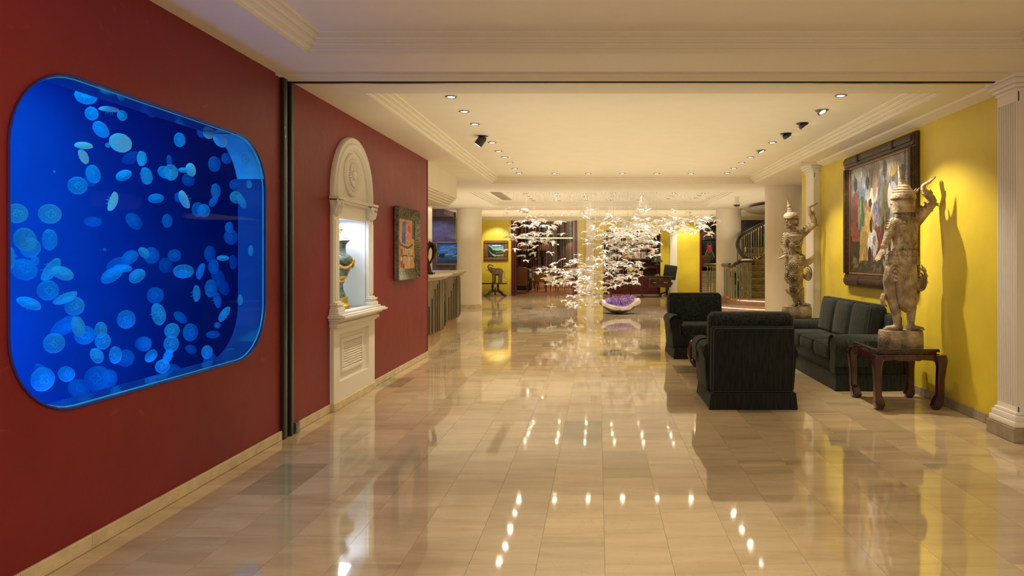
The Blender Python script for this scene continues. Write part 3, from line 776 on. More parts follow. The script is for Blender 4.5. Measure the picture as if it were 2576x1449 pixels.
# arch mouldings
def arch(r0, r1, x, n=28, z0=1.97, zc=2.02):
    pass
ar = MB()
prof = [(.54, XL), (.54, XF-.012), (.53, XF+.006), (.515, XF+.010), (.505, XF-.004), (.49, XF-.004), (.478, XF+.012), (.46, XF+.016), (.444, XF+.004), (.44, XF-.008), (.425, XF-.010), (.415, XL-.012)]
Aa = [('l', 1.96)]+[('a', PI*k/36) for k in range(37)]+[('r', 1.96)]
vs = []
for kind, v in Aa:
    for r, x in prof:
        if kind == 'a': vs.append((x, NC+r*math.cos(v)*1.0, 2.02+r*math.sin(v)*1.065))
        elif kind == 'l': vs.append((x, NC+r, v))
        else: vs.append((x, NC-r, v))
m_ = len(prof); fs = [(i*m_+k, i*m_+k+1, (i+1)*m_+k+1, (i+1)*m_+k) for i in range(len(Aa)-1) for k in range(m_-1)]
ar.add(vs, fs); nobj('arch_moulding', ar, M['white'])
ty = [(NC+.43*math.cos(PI*k/30), 2.02+.43*1.065*math.sin(PI*k/30)) for k in range(31)]+[(NC-.43, 1.78), (NC+.43, 1.78)]
nobj('tympanum', MB().prism(ty, XL-.03, XL+.004, 'x'), M['white'], smooth=False)
nobj('lintel_moulding', MB().rbox(XL-.01, XF+.012, NC-.43, NC+.43, 1.945, 1.975, .008, 2).rbox(XL-.01, XF-.002, NC-.43, NC+.43, 1.925, 1.945, .004, 2), M['white'])
# round rosette medallion (ring, beads, fluted rays, boss)
Mx = Matrix.Translation((XL+.004, NC, 2.225)) @ Matrix.Rotation(PI/2, 4, 'Y')
ro = MB().lathe([(.215, 0), (.215, .016), (.205, .028), (.19, .030), (.178, .018), (.168, .012), (.155, .012), (.15, .02), (.142, .026), (.134, .02), (.13, .008), (1e-4, .008)], seg=48, M=Mx)
ro.lathe([(.045, .008), (.045, .03), (.035, .04), (1e-4, .042)], seg=20, M=Mx)
nobj('rosette', ro, M['white'])
ry = MB()
for k in range(28):
    a_ = 2*PI*k/28; c, s = math.cos(a_), math.sin(a_)
    ry.tube([Mx @ Vector((r*c, r*s, h)) for r, h in ((.05, .018), (.08, .026), (.11, .022), (.125, .010))], [.004, .009, .011, .004], 5)
    ry.ball(Mx @ Vector((.161*c, .161*s, .016)), .008, 6, 4)
o = nobj('rosette_rays', ry, M['white']); o['kind'] = 'stuff'
# lit recess
rc = MB(); x1, x0 = XL-.002, -2.98
for q in ([(x0,NY0,NZ0),(x0,NY1,NZ0),(x0,NY1,NZ1),(x0,NY0,NZ1)], [(x0,NY0,NZ0),(x1,NY0,NZ0),(x1,NY0,NZ1),(x0,NY0,NZ1)], [(x0,NY1,NZ0),(x1,NY1,NZ0),(x1,NY1,NZ1),(x0,NY1,NZ1)],
          [(x0,NY0,NZ0-.015),(x1,NY0,NZ0-.015),(x1,NY1,NZ0-.015),(x0,NY1,NZ0-.015)], [(x0,NY0,NZ1),(x1,NY0,NZ1),(x1,NY1,NZ1),(x0,NY1,NZ1)]): rc.add(q, [(0,1,2,3)])
nobj('recess', rc, M['nichewhite'], smooth=False)
nobj('glass_shelf', MB().rbox(x0+.01, XL+.01, NY0+.01, NY1-.01, .885, .897, .002, 1), mat('green_glass_edge', (.25, .55, .50), .05, spec=.8, coat=1))
light('niche_lamp', 'AREA', (-2.62, 6.71, 1.785), 4.2, (.80, .88, 1.0), size=.10, size_y=.6)

# green marble urn with gilt mounts
UX, UY = -2.635, 6.88
M['urn'] = mat('green_marble', (.015, .035, .030), .16, col2=(.20, .26, .23), vscale=22, coat=.6, detail=9)
ur = thing('urn', 'dark green marble urn with gilt bronze swags on a glass shelf inside the niche', 'urn', (UX, UY, .8975))
obj('foot', MB().lathe([(.0001, 0), (.10, 0), (.10, .02), (.085, .04), (.082, .09), (.088, .105), (.07, .112), (.0001, .112)], seg=16), M['gilt'], ur)
obj('stem', MB().lathe([(.065, .11), (.06, .14), (.038, .19), (.034, .235), (.05, .262), (.03, .27)], seg=24), M['urn'], ur)
obj('stem_collar', MB().lathe([(.035, .255), (.056, .265), (.05, .285), (.03, .29)], seg=20), M['gilt'], ur)
obj('body', MB().lathe([(.04, .28), (.07, .31), (.10, .37), (.130, .45), (.137, .49), (.130, .515), (.105, .54), (.085, .55), (.07, .565), (.062, .60), (.064, .635), (.085, .665), (.095, .675), (.09, .68), (.0001, .68)], seg=32), M['urn'], ur)
sw = MB()
for k in range(4):
    a0 = PI/2*k
    pts = []
    for i in range(10):
        t = i/9; a_ = a0+PI/2*t; z = .475-.065*math.sin(PI*t); r = .140-.010*math.sin(PI*t)
        pts.append((r*math.cos(a_), r*math.sin(a_), z))
    sw.tube(pts, [.008+.005*math.sin(PI*i/9)+.003*(i % 2) for i in range(10)], 6)
    sw.ball((.143*math.cos(a0), .143*math.sin(a0), .478), (.016, .016, .024), 8, 6)
obj('swag', sw, M['gilt'], ur)
obj('body_mount', MB().lathe([(.045, .285), (.075, .31), (.082, .325), (.05, .32)], seg=20), M['gilt'], ur)
obj('lid', MB().lathe([(.10, .68), (.10, .69), (.085, .70), (.08, .715), (.06, .725), (.055, .74), (.03, .75), (.0001, .755)], seg=24), mat('pale_marble', (.45, .50, .52), .2, var=.3, vscale=20), ur)
obj('finial', MB().lathe([(.02, .75), (.012, .765), (.028, .785), (.032, .80), (.02, .822), (.008, .84), (.0001, .85)], seg=12), M['gilt'], ur)

# ================================================================ framed abstract on the left wall
PY0, PY1, PZ0, PZ1 = 8.09, 9.07, 1.135, 2.03
pa = thing('framed_painting', 'small abstract painting in a deep ribbed bronze frame on the red wall', 'painting', (XL, (PY0+PY1)/2, PZ0))
def pobj(name, mb, m_, **k):
    mb.v = [(v[0]-XL, v[1]-(PY0+PY1)/2, v[2]-PZ0) for v in mb.v]; return obj(name, mb, m_, pa, **k)
M['bronzeframe'] = mat('antique_bronze_frame', (.20, .185, .14), .38, .6, var=.45, vscale=20, bump=.3, bscale=70)
pobj('box', MB().rbox(XL, XL+.018, PY0+.02, PY1-.02, PZ0+.02, PZ1-.02, .004, 1), M['darkwood'])
FWd = .135
def cove(mb, A, B, C_, D_):  # quad strip, outer edge A-B raised, inner edge D-C sunken
    n = 5; rows = []
    for k in range(n+1):
        t = k/n; h = .058-.036*math.sin(t*PI/2)
        rows.append(((A[0]+(D_[0]-A[0])*t, A[1]+(D_[1]-A[1])*t, h), (B[0]+(C_[0]-B[0])*t, B[1]+(C_[1]-B[1])*t, h)))
    for a_, b_ in zip(rows, rows[1:]):
        mb.add([(XL+a_[0][2], a_[0][0], a_[0][1]), (XL+a_[1][2], a_[1][0], a_[1][1]), (XL+b_[1][2], b_[1][0], b_[1][1]), (XL+b_[0][2], b_[0][0], b_[0][1])], [(0,1,2,3)])
o4 = [(PY0, PZ0), (PY1, PZ0), (PY1, PZ1), (PY0, PZ1)]; i4 = [(PY0+FWd, PZ0+FWd), (PY1-FWd, PZ0+FWd), (PY1-FWd, PZ1-FWd), (PY0+FWd, PZ1-FWd)]
fr = MB()
for k in range(4): cove(fr, o4[k], o4[(k+1) % 4], i4[(k+1) % 4], i4[k])
for k in range(4):
    (a0, a1), (b0, b1) = o4[k], o4[(k+1) % 4]; fr.add([(XL+.01, a0, a1), (XL+.01, b0, b1), (XL+.058, b0, b1), (XL+.058, a0, a1)], [(0,1,2,3)])
pobj('frame', fr, M['bronzeframe'])
rib = MB()
def ribs(A, B, C_, D_, n):
    for k in range(1, n):
        t = k/n+random.uniform(-.2, .2)/n; p0 = (A[0]+(B[0]-A[0])*t, A[1]+(B[1]-A[1])*t); p1 = (D_[0]+(C_[0]-D_[0])*t, D_[1]+(C_[1]-D_[1])*t)
        pts = [(XL+.062-.036*math.sin(s*PI/2), p0[0]+(p1[0]-p0[0])*s, p0[1]+(p1[1]-p0[1])*s) for s in (0, .33, .66, 1)]
        rib.tube(pts, random.uniform(.006, .010), 5)
for k, nn in ((0, 34), (1, 34), (2, 34), (3, 34)): ribs(o4[k], o4[(k+1) % 4], i4[(k+1) % 4], i4[k], nn)
o = pobj('frame_ribs', rib, M['bronzeframe']); o['kind'] = 'stuff'
cv = Canvas(90, 82, (196, 150, 90)); cv.noise(.5, 8)
cv.poly([(.18,.52),(.40,.50),(.42,.95),(.22,.93)], (30, 70, 190)); cv.ell(.31,.80,.05,.07,(60,140,200))
cv.poly([(.42,.55),(.66,.66),(.78,.62),(.80,.88),(.60,.94),(.44,.88)], (215, 110, 100)); cv.ell(.62,.80,.09,.09,(200,50,40))
cv.poly([(.82,.62),(1,.60),(1,1),(.82,1)], (80, 62, 55)); cv.ell(.78,.93,.05,.07,(220,200,150)); cv.ell(.78,.93,.025,.05,(190,40,40)); cv.ell(.93,.92,.05,.02,(200,50,50))
cv.line([(.0,.62),(.1,.48),(.35,.44),(.55,.42),(.72,.45),(.85,.50)], .022, (50, 50, 52)); cv.line([(.1,.48),(.02,.38)], .01, (50,50,52))
cv.line([(.18,.25),(.4,.27),(.62,.25),(.9,.26),(1,.12)], .016, (50, 50, 52)); cv.line([(.9,.26),(.97,.5)], .01, (50,50,52))
cv.poly([(.10,.02),(.24,.02),(.24,.40),(.10,.40)], (140, 60, 50)); cv.ell(.16,.20,.05,.05,(200,190,180)); cv.ell(.62,.28,.08,.14,(190,185,180)); cv.ell(.62,.30,.03,.08,(60,60,70)); cv.ell(.3,.05,.05,.06,(70,60,40))
cv.line([(.42,.66),(.55,.75),(.5,.88)], .007, (235,220,210)); cv.line([(.55,.75),(.78,.66)], .007, (235,220,210)); cv.line([(.72,.98),(.72,.02)], .006, (110,60,40)); cv.line([(.34,.5),(.36,.05)], .006, (110,60,40))
link('canvas', cv.mesh('canvas', (.024, -(PY1-PY0)/2+FWd, FWd), (0, PY1-PY0-2*FWd, 0), (0, 0, PZ1-PZ0-2*FWd)), M['paint'], pa)

# ================================================================ reception counter, sculpture on it
rc_ = thing('reception_counter', 'curved reception counter of brushed bronze panels with black inlay bars and a layered cream top', 'counter', (-2.9, 12.5, 0))
M['bronzepanel'] = mat('brushed_bronze', (.24, .18, .10), .32, .85, var=.5, vscale=5, stretch=(1, 1, .25), bump=.15, bscale=30)
def cpt(t, off=0, z=0):
    """front line of the counter, t 0..1 from near to far; convex bays"""
    p = Vector((-2.62-.48*t, 9.95+4.9*t, 0)); nrm = Vector((.995, .097, 0))
    bay = .16*abs(math.sin(PI*t*2))**.7
    q = p+nrm*(off+bay); return (q.x+2.9, q.y-12.5, z)
n = 40; T = [i/n for i in range(n+1)]
for k in range(4):
    ts = [k/4+.004+(.25-.008)*i/10 for i in range(11)]
    m_ = MB(); m_.bridge([cpt(t, 0, .22) for t in ts], [cpt(t, 0, 1.06) for t in ts]); m_.bridge([cpt(t, -.05, .22) for t in ts], [cpt(t, 0, .22) for t in ts]); m_.bridge([cpt(t, 0, 1.06) for t in ts], [cpt(t, -.05, 1.06) for t in ts])
    pnl = obj('panel', m_, M['bronzepanel'], rc_)
    for q_, (tt, hh) in enumerate(((.25, .50), (.38, .62), (.52, .78), (.64, .86), (.76, .92))):
        tc_ = k/4+.25*tt; m2 = MB(); w_ = .0035
        m2.bridge([cpt(tc_-w_, .008, .24), cpt(tc_+w_, .008, .24)], [cpt(tc_-w_, .008, .22+hh*.9), cpt(tc_+w_, .008, .22+hh*.9)])
        m2.bridge([cpt(tc_-w_, .0, .24), cpt(tc_-w_, .008, .24)], [cpt(tc_-w_, .0, .22+hh*.9), cpt(tc_-w_, .008, .22+hh*.9)])
        m2.bridge([cpt(tc_+w_, .0, .24), cpt(tc_+w_, .008, .24)], [cpt(tc_+w_, .0, .22+hh*.9), cpt(tc_+w_, .008, .22+hh*.9)])
        obj('inlay_bar', m2, M['black'], pnl, smooth=False)
for k, (o_, z0, z1) in enumerate(((.05, 1.06, 1.085), (.09, 1.088, 1.112), (.13, 1.115, 1.14))):
    m_ = MB(); f0 = [cpt(t, o_, z0) for t in T]; f1 = [cpt(t, o_, z1) for t in T]; b1 = [cpt(t, -.55, z1) for t in T]; b0 = [cpt(t, -.55, z0) for t in T]
    m_.bridge(f0, f1); m_.bridge(f1, b1); m_.bridge(b1, b0); m_.bridge(b0, f0)
    m_.add([f0[-1], f1[-1], b1[-1], b0[-1]], [(0,1,2,3)]); m_.add([f0[0], f1[0], b1[0], b0[0]], [(0,1,2,3)])
    obj('top_layer', m_, mat('cream_stone_top', (.62, .52, .36), .3, var=.1), rc_)
m_ = MB(); f0 = [cpt(t, -.08, 0) for t in T]; f1 = [cpt(t, -.08, .23) for t in T]; m_.bridge(f0, f1); b0 = [cpt(t, -.5, 0) for t in T]; b1 = [cpt(t, -.5, 1.06) for t in T]; m_.bridge(b0, b1)
m_.add([f0[-1], (f0[-1][0], f0[-1][1], 1.06), b1[-1], b0[-1]], [(0,1,2,3)])
obj('plinth', m_, mat('counter_wood', (.45, .30, .15), .4, var=.2, vscale=3, stretch=(1,1,.2)), rc_)

sc_ = thing('sculpture', 'dark bronze abstract curved sculpture standing on the reception counter end', 'sculpture', (-2.76, 10.95, 1.14))
M['darkbronze'] = mat('dark_bronze', (.10, .05, .025), .3, .8, var=.4, vscale=10)
obj('body', MB().tube([(.02, 0, .035), (.01, 0, .16), (-.03, 0, .28), (-.02, 0, .42), (.04, 0, .50), (.09, 0, .47), (.11, 0, .38), (.09, 0, .27), (.03, 0, .17)],
    [(.045, .05), (.03, .04), (.035, .045), (.045, .05), (.05, .06), (.05, .06), (.04, .05), (.03, .04), (.012, .02)], 10, ref=(0, 1, 0)), M['darkbronze'], sc_)
obj('base', MB().rbox(-.06, .10, -.07, .07, 0, .04, .006, 2), M['darkwood'], sc_)

# seascape on the alcove wall
def framed(name, label, px0, px1, py0, py1, Y, cv, fw_, fm, depth=.06, fr_label=None):
    a_, b_ = P(px0, py1, Y), P(px1, py0, Y); w_, h_ = b_.x-a_.x, b_.z-a_.z
    g = thing(name, label, 'painting', (a_.x+w_/2, Y, a_.z))
    m_ = MB()
    for (x0, x1, z0, z1) in ((-w_/2, w_/2, 0, fw_), (-w_/2, w_/2, h_-fw_, h_), (-w_/2, -w_/2+fw_, fw_*.98, h_-fw_*.98), (w_/2-fw_, w_/2, fw_*.98, h_-fw_*.98)):
        m_.rbox(x0, x1, -depth, 0, z0, z1, fw_*.28, 3)
    for s in (-1, 1):
        m_.rbox(min(s*(w_/2-fw_*1.0), s*(w_/2-fw_*1.25)), max(s*(w_/2-fw_), s*(w_/2-fw_*1.25)), -depth*.6, 0, fw_, h_-fw_, .004, 1)
    obj('frame', m_, fm, g)
    link('canvas', cv.mesh('canvas', (-w_/2+fw_, -.02, fw_), (w_-2*fw_, 0, 0), (0, 0, h_-2*fw_)), M['paint'], g)
    return g
cv = Canvas(60, 56, (20, 70, 130)); cv.grad(.5, 1, (70, 140, 190), (20, 90, 160)); cv.grad(.0, .45, (20, 60, 110), (60, 130, 170)); cv.noise(.8, 6)
for k in range(14): cv.ell(.2+.06*k, .62+.3*random.random(), .16, .02, (130, 190, 215), .15, .5)
for k in range(12): cv.ell(random.random(), .36+.12*random.random(), .12, .015, (190, 220, 225), .05, .7)
cv.ell(.2, .38, .16, .10, (15, 30, 45)); cv.ell(.75, .12, .3, .05, (60, 60, 60), .1)
framed('seascape_painting', 'blue seascape with rocks and surf in a thin gilt frame on the dark alcove wall', 1097, 1156, 608, 667, 20.58, cv, .05, mat('old_gold_frame', (.30, .20, .10), .4, .4))
# ================================================================ ARMCHAIRS AND SOFA
def skirt(mb, x0, x1, y0, y1, z=.15):
    e = .010
    for (a, b, c, d) in ((x0, x1, y0-.012, y0-.002), (x0, x1, y1+.002, y1+.012), (x0-.012, x0-.002, y0, y1), (x1+.002, x1+.012, y0, y1)):
        n = 10; hor = (b-a) > (d-c)
        pts0, pts1 = [], []
        for k in range(n+1):
            t = k/n; f = 1 if k in (0, n) else .55
            if hor: sgn = -1 if c < (y0+y1)/2 else 1; yy = c if sgn < 0 else d; pts1.append((a+(b-a)*t, yy, z)); pts0.append((a-e*.5+(b-a+e)*t, yy+sgn*e*f, .004))
            else: sgn = -1 if a < (x0+x1)/2 else 1; xx = a if sgn < 0 else b; pts1.append((xx, c+(d-c)*t, z)); pts0.append((xx+sgn*e*f, c-e*.5+(d-c+e)*t, .004))
        mb.bridge(pts0, pts1)
    mb.box(x0, x1, y0, y1, .03, z)
    for (px_, py_) in ((x0, y0), (x1, y0), (x1, y1), (x0, y1)):   # inverted corner pleats
        sx_ = -1 if px_ == x0 else 1; sy_ = -1 if py_ == y0 else 1
        mb.tube([(px_+sx_*.004, py_+sy_*.004, z), (px_+sx_*.008, py_+sy_*.008, .006)], [.007, .020], 6)
    return mb
def pipe_loop(mb, pts, r=.006): return mb.tube(pts, r, 5, closed=True)
def arm_mesh_(x0, x1, y0, y1, zt, out):
    """rolled arm; out = direction the roll overhangs"""
    r = (x1-x0)/2*1.08; cx = (x0+x1)/2+out*.025; zc = zt-r
    prof = [(cx+r*math.cos(a), zc+r*.98*math.sin(a)) for a in np.linspace(PI*1.22, -PI*.22, 17)]
    poly = prof+[(x1-.01, .16), (x0+.01, .16)]
    m_ = MB(); n = len(poly); L = []
    for yy, s in ((y0, .90), (y0+.02, 1), (y1-.02, 1), (y1, .90)):
        c0, c1 = cx, zt*.62
        L.append([((a-c0)*s+c0, yy, (b-c1)*s+c1) for a, b in poly])
    vs = [v for l in L for v in l]; fs = [(i*n+k, i*n+(k+1) % n, (i+1)*n+(k+1) % n, (i+1)*n+k) for i in range(3) for k in range(n)]
    fs += [tuple(range(n)), tuple(range(4*n-1, 3*n-1, -1))]
    return m_.add(vs, fs), prof
def drape(prof, y0, y1, drop, out, cl=.010):
    """loose arm cover laid over the roll: offset shell with a hanging hem"""
    cx = sum(p[0] for p in prof)/len(prof); cz = sum(p[1] for p in prof)/len(prof)
    pts = []
    for a, b in prof[1:-1]:
        d = Vector((a-cx, b-cz)); d.normalize(); pts.append((a+d.x*cl, b+d.y*cl))
    if out < 0: pts = [(pts[0][0]-.006, pts[0][1]-drop), (pts[0][0]-.003, pts[0][1]-drop*.5)]+pts
    else: pts = pts+[(pts[-1][0]+.003, pts[-1][1]-drop*.5), (pts[-1][0]+.006, pts[-1][1]-drop)]
    m_ = MB(); n = 6; rows = []
    for k in range(n+1):
        y = y0+(y1-y0)*k/n; wv = .004*math.sin(k*2.1)
        rows.append([(a+wv*(1 if i in (0, len(pts)-1) else 0), y, b) for i, (a, b) in enumerate(pts)])
    for A, B in zip(rows, rows[1:]): m_.bridge(A, B)
    inner = [[(cx+(a-cx)*.97, y, cz+(b-cz)*.97) for (a, y, b) in r] for r in rows]
    for A, B in zip(inner, inner[1:]): m_.bridge(A, B)
    m_.bridge(rows[0], inner[0]); m_.bridge(rows[-1], inner[-1])
    return m_
def make_armchair(label, loc, rz):
    """faces -y locally; width .86, depth .80"""
    t = thing('armchair', label, 'armchair', loc, rz, 'dark upholstered armchairs at the coffee table')
    m = M['chair_cloth']
    W = .385
    obj('base', MB().rbox(-W+.02, W-.02, -.36, .36, .14, .33, .02, 2), m, t)
    obj('skirt', skirt(MB(), -W, W, -.38, .38), m, t)
    obj('seat_cushion', MB().rbox(-.27, .27, -.40, .20, .325, .475, .045, 4, puff=.12), M['damask'], t)
    # outside back, slightly raked
    Mb = Matrix.Translation((0, .30, .15)) @ Matrix.Rotation(R_(-4), 4, 'X')
    obj('backrest', MB().rbox(-.385, .385, -.07, .065, 0, .625, .03, 3, M=Mb), m, t)
    pp = [(-.37, .07, .02), (.37, .07, .02), (.37, .07, .59), (.355, .07, .61), (-.355, .07, .61), (-.37, .07, .59)]
    obj('piping', pipe_loop(MB(), [Mb @ Vector(p) for p in pp], .006), M['piping'], t)
    Mc = Matrix.Translation((0, .20, .42)) @ Matrix.Rotation(R_(-6), 4, 'X')
    bc = obj('back_cushion', MB().rbox(-.40, .40, -.10, .12, .0, .475, .07, 5, M=Mc, puff=.10), M['damask'], t)
    pl = [(-.385, -.09, .06), (-.385, -.09, .42), (-.35, -.09, .455), (.35, -.09, .455), (.385, -.09, .42), (.385, -.09, .06)]
    obj('piping', MB().tube([Mc @ Vector(p) for p in pl], .007, 5), M['piping'], bc)
    for s in (-1, 1):
        a0, a1 = sorted((s*.27, s*.425)); am, prof = arm_mesh_(a0, a1, -.37, .27, .60, s)
        ao = obj('arm', am, m, t)
        obj('arm_cover', drape(prof, -.385, -.10, .10, s), m, ao)
    return t
make_armchair('dark armchair with its plain back to the viewer, nearest of the seats', (1.435, 6.64, 0), PI)
make_armchair('dark damask armchair facing the viewer across the coffee table', (1.435, 9.80, 0), R_(3))

def make_sofa():
    SX0, SX1, SY0, SY1 = 2.50, 3.26, 7.13, 9.12      # faces -x
    t = thing('sofa', 'dark green three-seat sofa along the yellow wall under the large painting', 'sofa', ((SX0+SX1)/2, (SY0+SY1)/2, 0), -PI/2)
    # local: x along the sofa (local +x = world -y), faces -y local
    W = (SY1-SY0)/2; Dp = (SX1-SX0)/2; m = M['sofa_cloth']
    obj('base', MB().rbox(-W+.03, W-.03, -Dp+.03, Dp-.02, .14, .34, .02, 2), m, t)
    obj('skirt', skirt(MB(), -W+.01, W-.01, -Dp+.02, Dp-.02, .17), m, t)
    sw_ = (2*W-.40)/3
    for k in range(3):
        x0 = -W+.20+k*sw_
        c = obj('seat_cushion', MB().rbox(x0+.004, x0+sw_-.004, -Dp-.01, .18, .30, .47, .045, 4, puff=.12), m, t)
        zz = .455; obj('piping', pipe_loop(MB(), [(x0+.02, -Dp+.0, zz), (x0+sw_-.02, -Dp+.0, zz), (x0+sw_-.02, .16, zz), (x0+.02, .16, zz)], .006), M['piping'], c)
    obj('backrest', MB().rbox(-W+.05, W-.05, Dp-.16, Dp-.02, .14, .80, .04, 3), m, t)
    for k in range(3):
        x0 = -W+.19+k*(sw_+.006)
        Mc = Matrix.Translation((x0+sw_/2, .12, .45)) @ Matrix.Rotation(R_(-9), 4, 'X')
        c = obj('back_cushion', MB().rbox(-sw_/2, sw_/2, -.12, .09, -.02, .455, .07, 5, M=Mc, puff=.22), m, t)
        pp = [(-sw_/2+.015, -.10, .02), (-sw_/2+.015, -.10, .40), (-sw_/2+.05, -.10, .44), (sw_/2-.05, -.10, .44), (sw_/2-.015, -.10, .40), (sw_/2-.015, -.10, .02)]
        obj('piping', MB().tube([Mc @ Vector(p) for p in pp], .006, 5), M['piping'], c)
    for s in (-1, 1):
        a0, a1 = sorted((s*(W-.20), s*W)); am, prof = arm_mesh_(a0, a1, -Dp+.0, Dp-.08, .58, s)
        ao = obj('arm', am, m, t); obj('arm_cover', drape(prof, -Dp-.012, .12, .16, s, .012), m, ao)
    return t
make_sofa()

# ================================================================ MING STYLE TABLES
def chow_leg(mb, x, y, sx_, sy_, h, t=.062):
    """square leg, outward shoulder, horse hoof foot turning in"""
    path = [(0, h-.02, t*1.25), (-.010, h-.07, t*1.2), (-.012, h-.13, t*.95), (-.004, h*.5, t*.82), (-.004, h*.26, t*.82), (.004, .12, t*.9), (.012, .07, t*1.08), (.020, .035, t*1.15), (.024, .0, t*.72)]
    rings = []
    for inn, z, w_ in path:
        cx = x+(-sx_)*inn; cy = y+(-sy_)*inn; h_ = w_/2*1.25
        c = h_*.25
        rings.append([(cx+a*h_, cy+b*h_, z) for a, b in ((1, .75), (.75, 1), (-.75, 1), (-1, .75), (-1, -.75), (-.75, -1), (.75, -1), (1, -.75))])
    vs = [v for r in rings for v in r]; n = 8
    fs = [(i*n+k, i*n+(k+1) % n, (i+1)*n+(k+1) % n, (i+1)*n+k) for i in range(len(rings)-1) for k in range(n)]+[tuple(range(n)), tuple(range(len(rings)*n-1, (len(rings)-1)*n-1, -1))]
    return mb.add(vs, fs)
def apron(x0, x1, z, hgt=.075):
    """cusped apron outline in (x,z)"""
    n = 24; low = []
    for k in range(n+1):
        t = k/n; u = abs(2*t-1)
        d = .72+.45*max(0, (u-.70)/.30)**1.3
        d += .10*math.exp(-((u-.30)/.06)**2)-.12*math.exp(-((u-.46)/.05)**2)+.12*math.exp(-(u/.10)**2)
        low.append((x0+(x1-x0)*t, z-hgt*d))
    return [(x0, z)]+low+[(x1, z)]
def make_table(label, loc, w, d, h, glass=True, wood=None, cat='table', name='side_table'):
    t = thing(name, label, cat, loc, 0); wood = wood or M['mahogany']
    tp = MB().rbox(-w/2, w/2, -d/2, d/2, h-.028, h-.006, .006, 2).rbox(-w/2+.02, w/2-.02, -d/2+.02, d/2-.02, h-.055, h-.026, .006, 2)
    o = obj('tabletop', tp, wood, t)
    if glass: obj('glass_inset', MB().rbox(-w/2+.004, w/2-.004, -d/2+.004, d/2-.004, h-.006, h, .002, 1), M['glass_top'], o)
    e = w/2-.005; e2 = d/2-.005
    for s in (-1, 1):
        obj('apron', MB().prism(apron(-e, e, h-.05), s*e2-.012, s*e2+.012, 'y'), wood, t)
        obj('apron', MB().prism(apron(-e2, e2, h-.05), s*e-.012, s*e+.012, 'x'), wood, t)
    for sx_ in (-1, 1):
        for sy_ in (-1, 1): obj('leg', chow_leg(MB(), sx_*(w/2-.005), sy_*(d/2-.005), sx_, sy_, h-.03), wood, t)
    return t
make_table('dark mahogany table with curled feet holding the near carved dancer statue', (2.87, 6.545, 0), .58, .60, .56)
make_table('dark mahogany table holding the far carved dancer statue', (2.88, 9.80, 0), .58, .60, .56)
def make_coffee():
    t = thing('coffee_table', 'low dark wood coffee table with bowed legs between the two armchairs', 'coffee table', (1.575, 8.22, 0))
    w, d, h = .76, 1.10, .40
    o = obj('tabletop', MB().rbox(-w/2, w/2, -d/2, d/2, h-.045, h-.014, .01, 2), M['mahogany'], t)
    obj('glass_inset', MB().rbox(-w/2-.02, w/2+.02, -d/2-.02, d/2+.02, h-.013, h-.003, .003, 1), M['glass_top'], o)
    obj('frame', MB().rbox(-w/2+.02, w/2-.02, -d/2+.02, d/2-.02, h-.10, h-.045, .01, 2), M['mahogany'], t)
    for sx_ in (-1, 1):
        for sy_ in (-1, 1):
            pts = []; rad = []
            for z, o_, r in ((h-.05, -.02, .045), (h-.10, .01, .05), (h-.17, .035, .046), (.15, .04, .040), (.08, .02, .036), (.03, -.015, .034), (.0, -.03, .022)):
                pts.append((sx_*(w/2-.04+o_), sy_*(d/2-.04+o_*.8), z)); rad.append(r)
            obj('leg', MB().tube(pts, rad, 10, ref=(0, 1, 0)), M['mahogany'], t)
    return t
make_coffee()

# ================================================================ CARVED DANCER STATUES
def voxel(mb, vs, name, sm=4):
    me = mb.mesh(name, False); o = bpy.data.objects.new('tmp', me); C.objects.link(o)
    r = o.modifiers.new('r', 'REMESH'); r.mode = 'VOXEL'; r.voxel_size = vs
    s = o.modifiers.new('s', 'SMOOTH'); s.factor = .5; s.iterations = sm
    dg = bpy.context.evaluated_depsgraph_get(); me2 = bpy.data.meshes.new_from_object(o.evaluated_get(dg))
    bpy.data.objects.remove(o); me2.shade_smooth(); me2.name = name; return me2
def scallops(mb, pts, nrm, w_, h_, t_=.008):
    """row of overlapping petals hanging from a polyline"""
    for p in pts:
        p = Vector(p); nn = Vector(nrm(p)).normalized(); side = nn.cross(Vector((0, 0, 1))).normalized()
        loop = [p+side*w_*math.cos(a)*.5+Vector((0, 0, -h_*.5+h_*.5*math.sin(a))) for a in np.linspace(0, 2*PI, 9)[:-1]]
        mb.add([v-nn*t_ for v in loop]+[v+nn*t_*.8 for v in loop]+[p+nn*t_*2+Vector((0, 0, -h_*.45))],
               [(k, (k+1) % 8, 8+(k+1) % 8, 8+k) for k in range(8)]+[(8+k, 8+(k+1) % 8, 16) for k in range(8)])
def ring_pts(cx, cy, rx, ry, z, n, a0=0, a1=2*PI, tilt=0):
    return [(cx+rx*math.cos(a), cy+ry*math.sin(a), z+tilt*math.cos(a)) for a in np.linspace(a0, a1, n+1)[:n if abs(a1-a0-2*PI) < 1e-6 else n+1]]
def flower(mb, c, r, face):
    """carved rosette facing `face`"""
    Q = Vector(face).to_track_quat('Z', 'Y').to_matrix().to_4x4(); T_ = Matrix.Translation(c) @ Q
    for rr, n, h in ((r*.78, 11, .010), (r*.46, 8, .022)):
        for k in range(n):
            a = 2*PI*k/n; mb.ball((0, 0, 0), (r*.26, r*.20, .014), 7, 5, M=T_ @ Matrix.Rotation(a, 4, 'Z') @ Matrix.Translation((rr, 0, h)))
            # keep ball centred by matrix
    mb.ball((0, 0, 0), (r*.22, r*.22, .03), 8, 6, M=T_ @ Matrix.Translation((0, 0, .02)))
    mb.lathe([(r*.95, -.015), (r*.9, .008), (r*.6, .014), (1e-4, .018)], seg=16, M=T_)
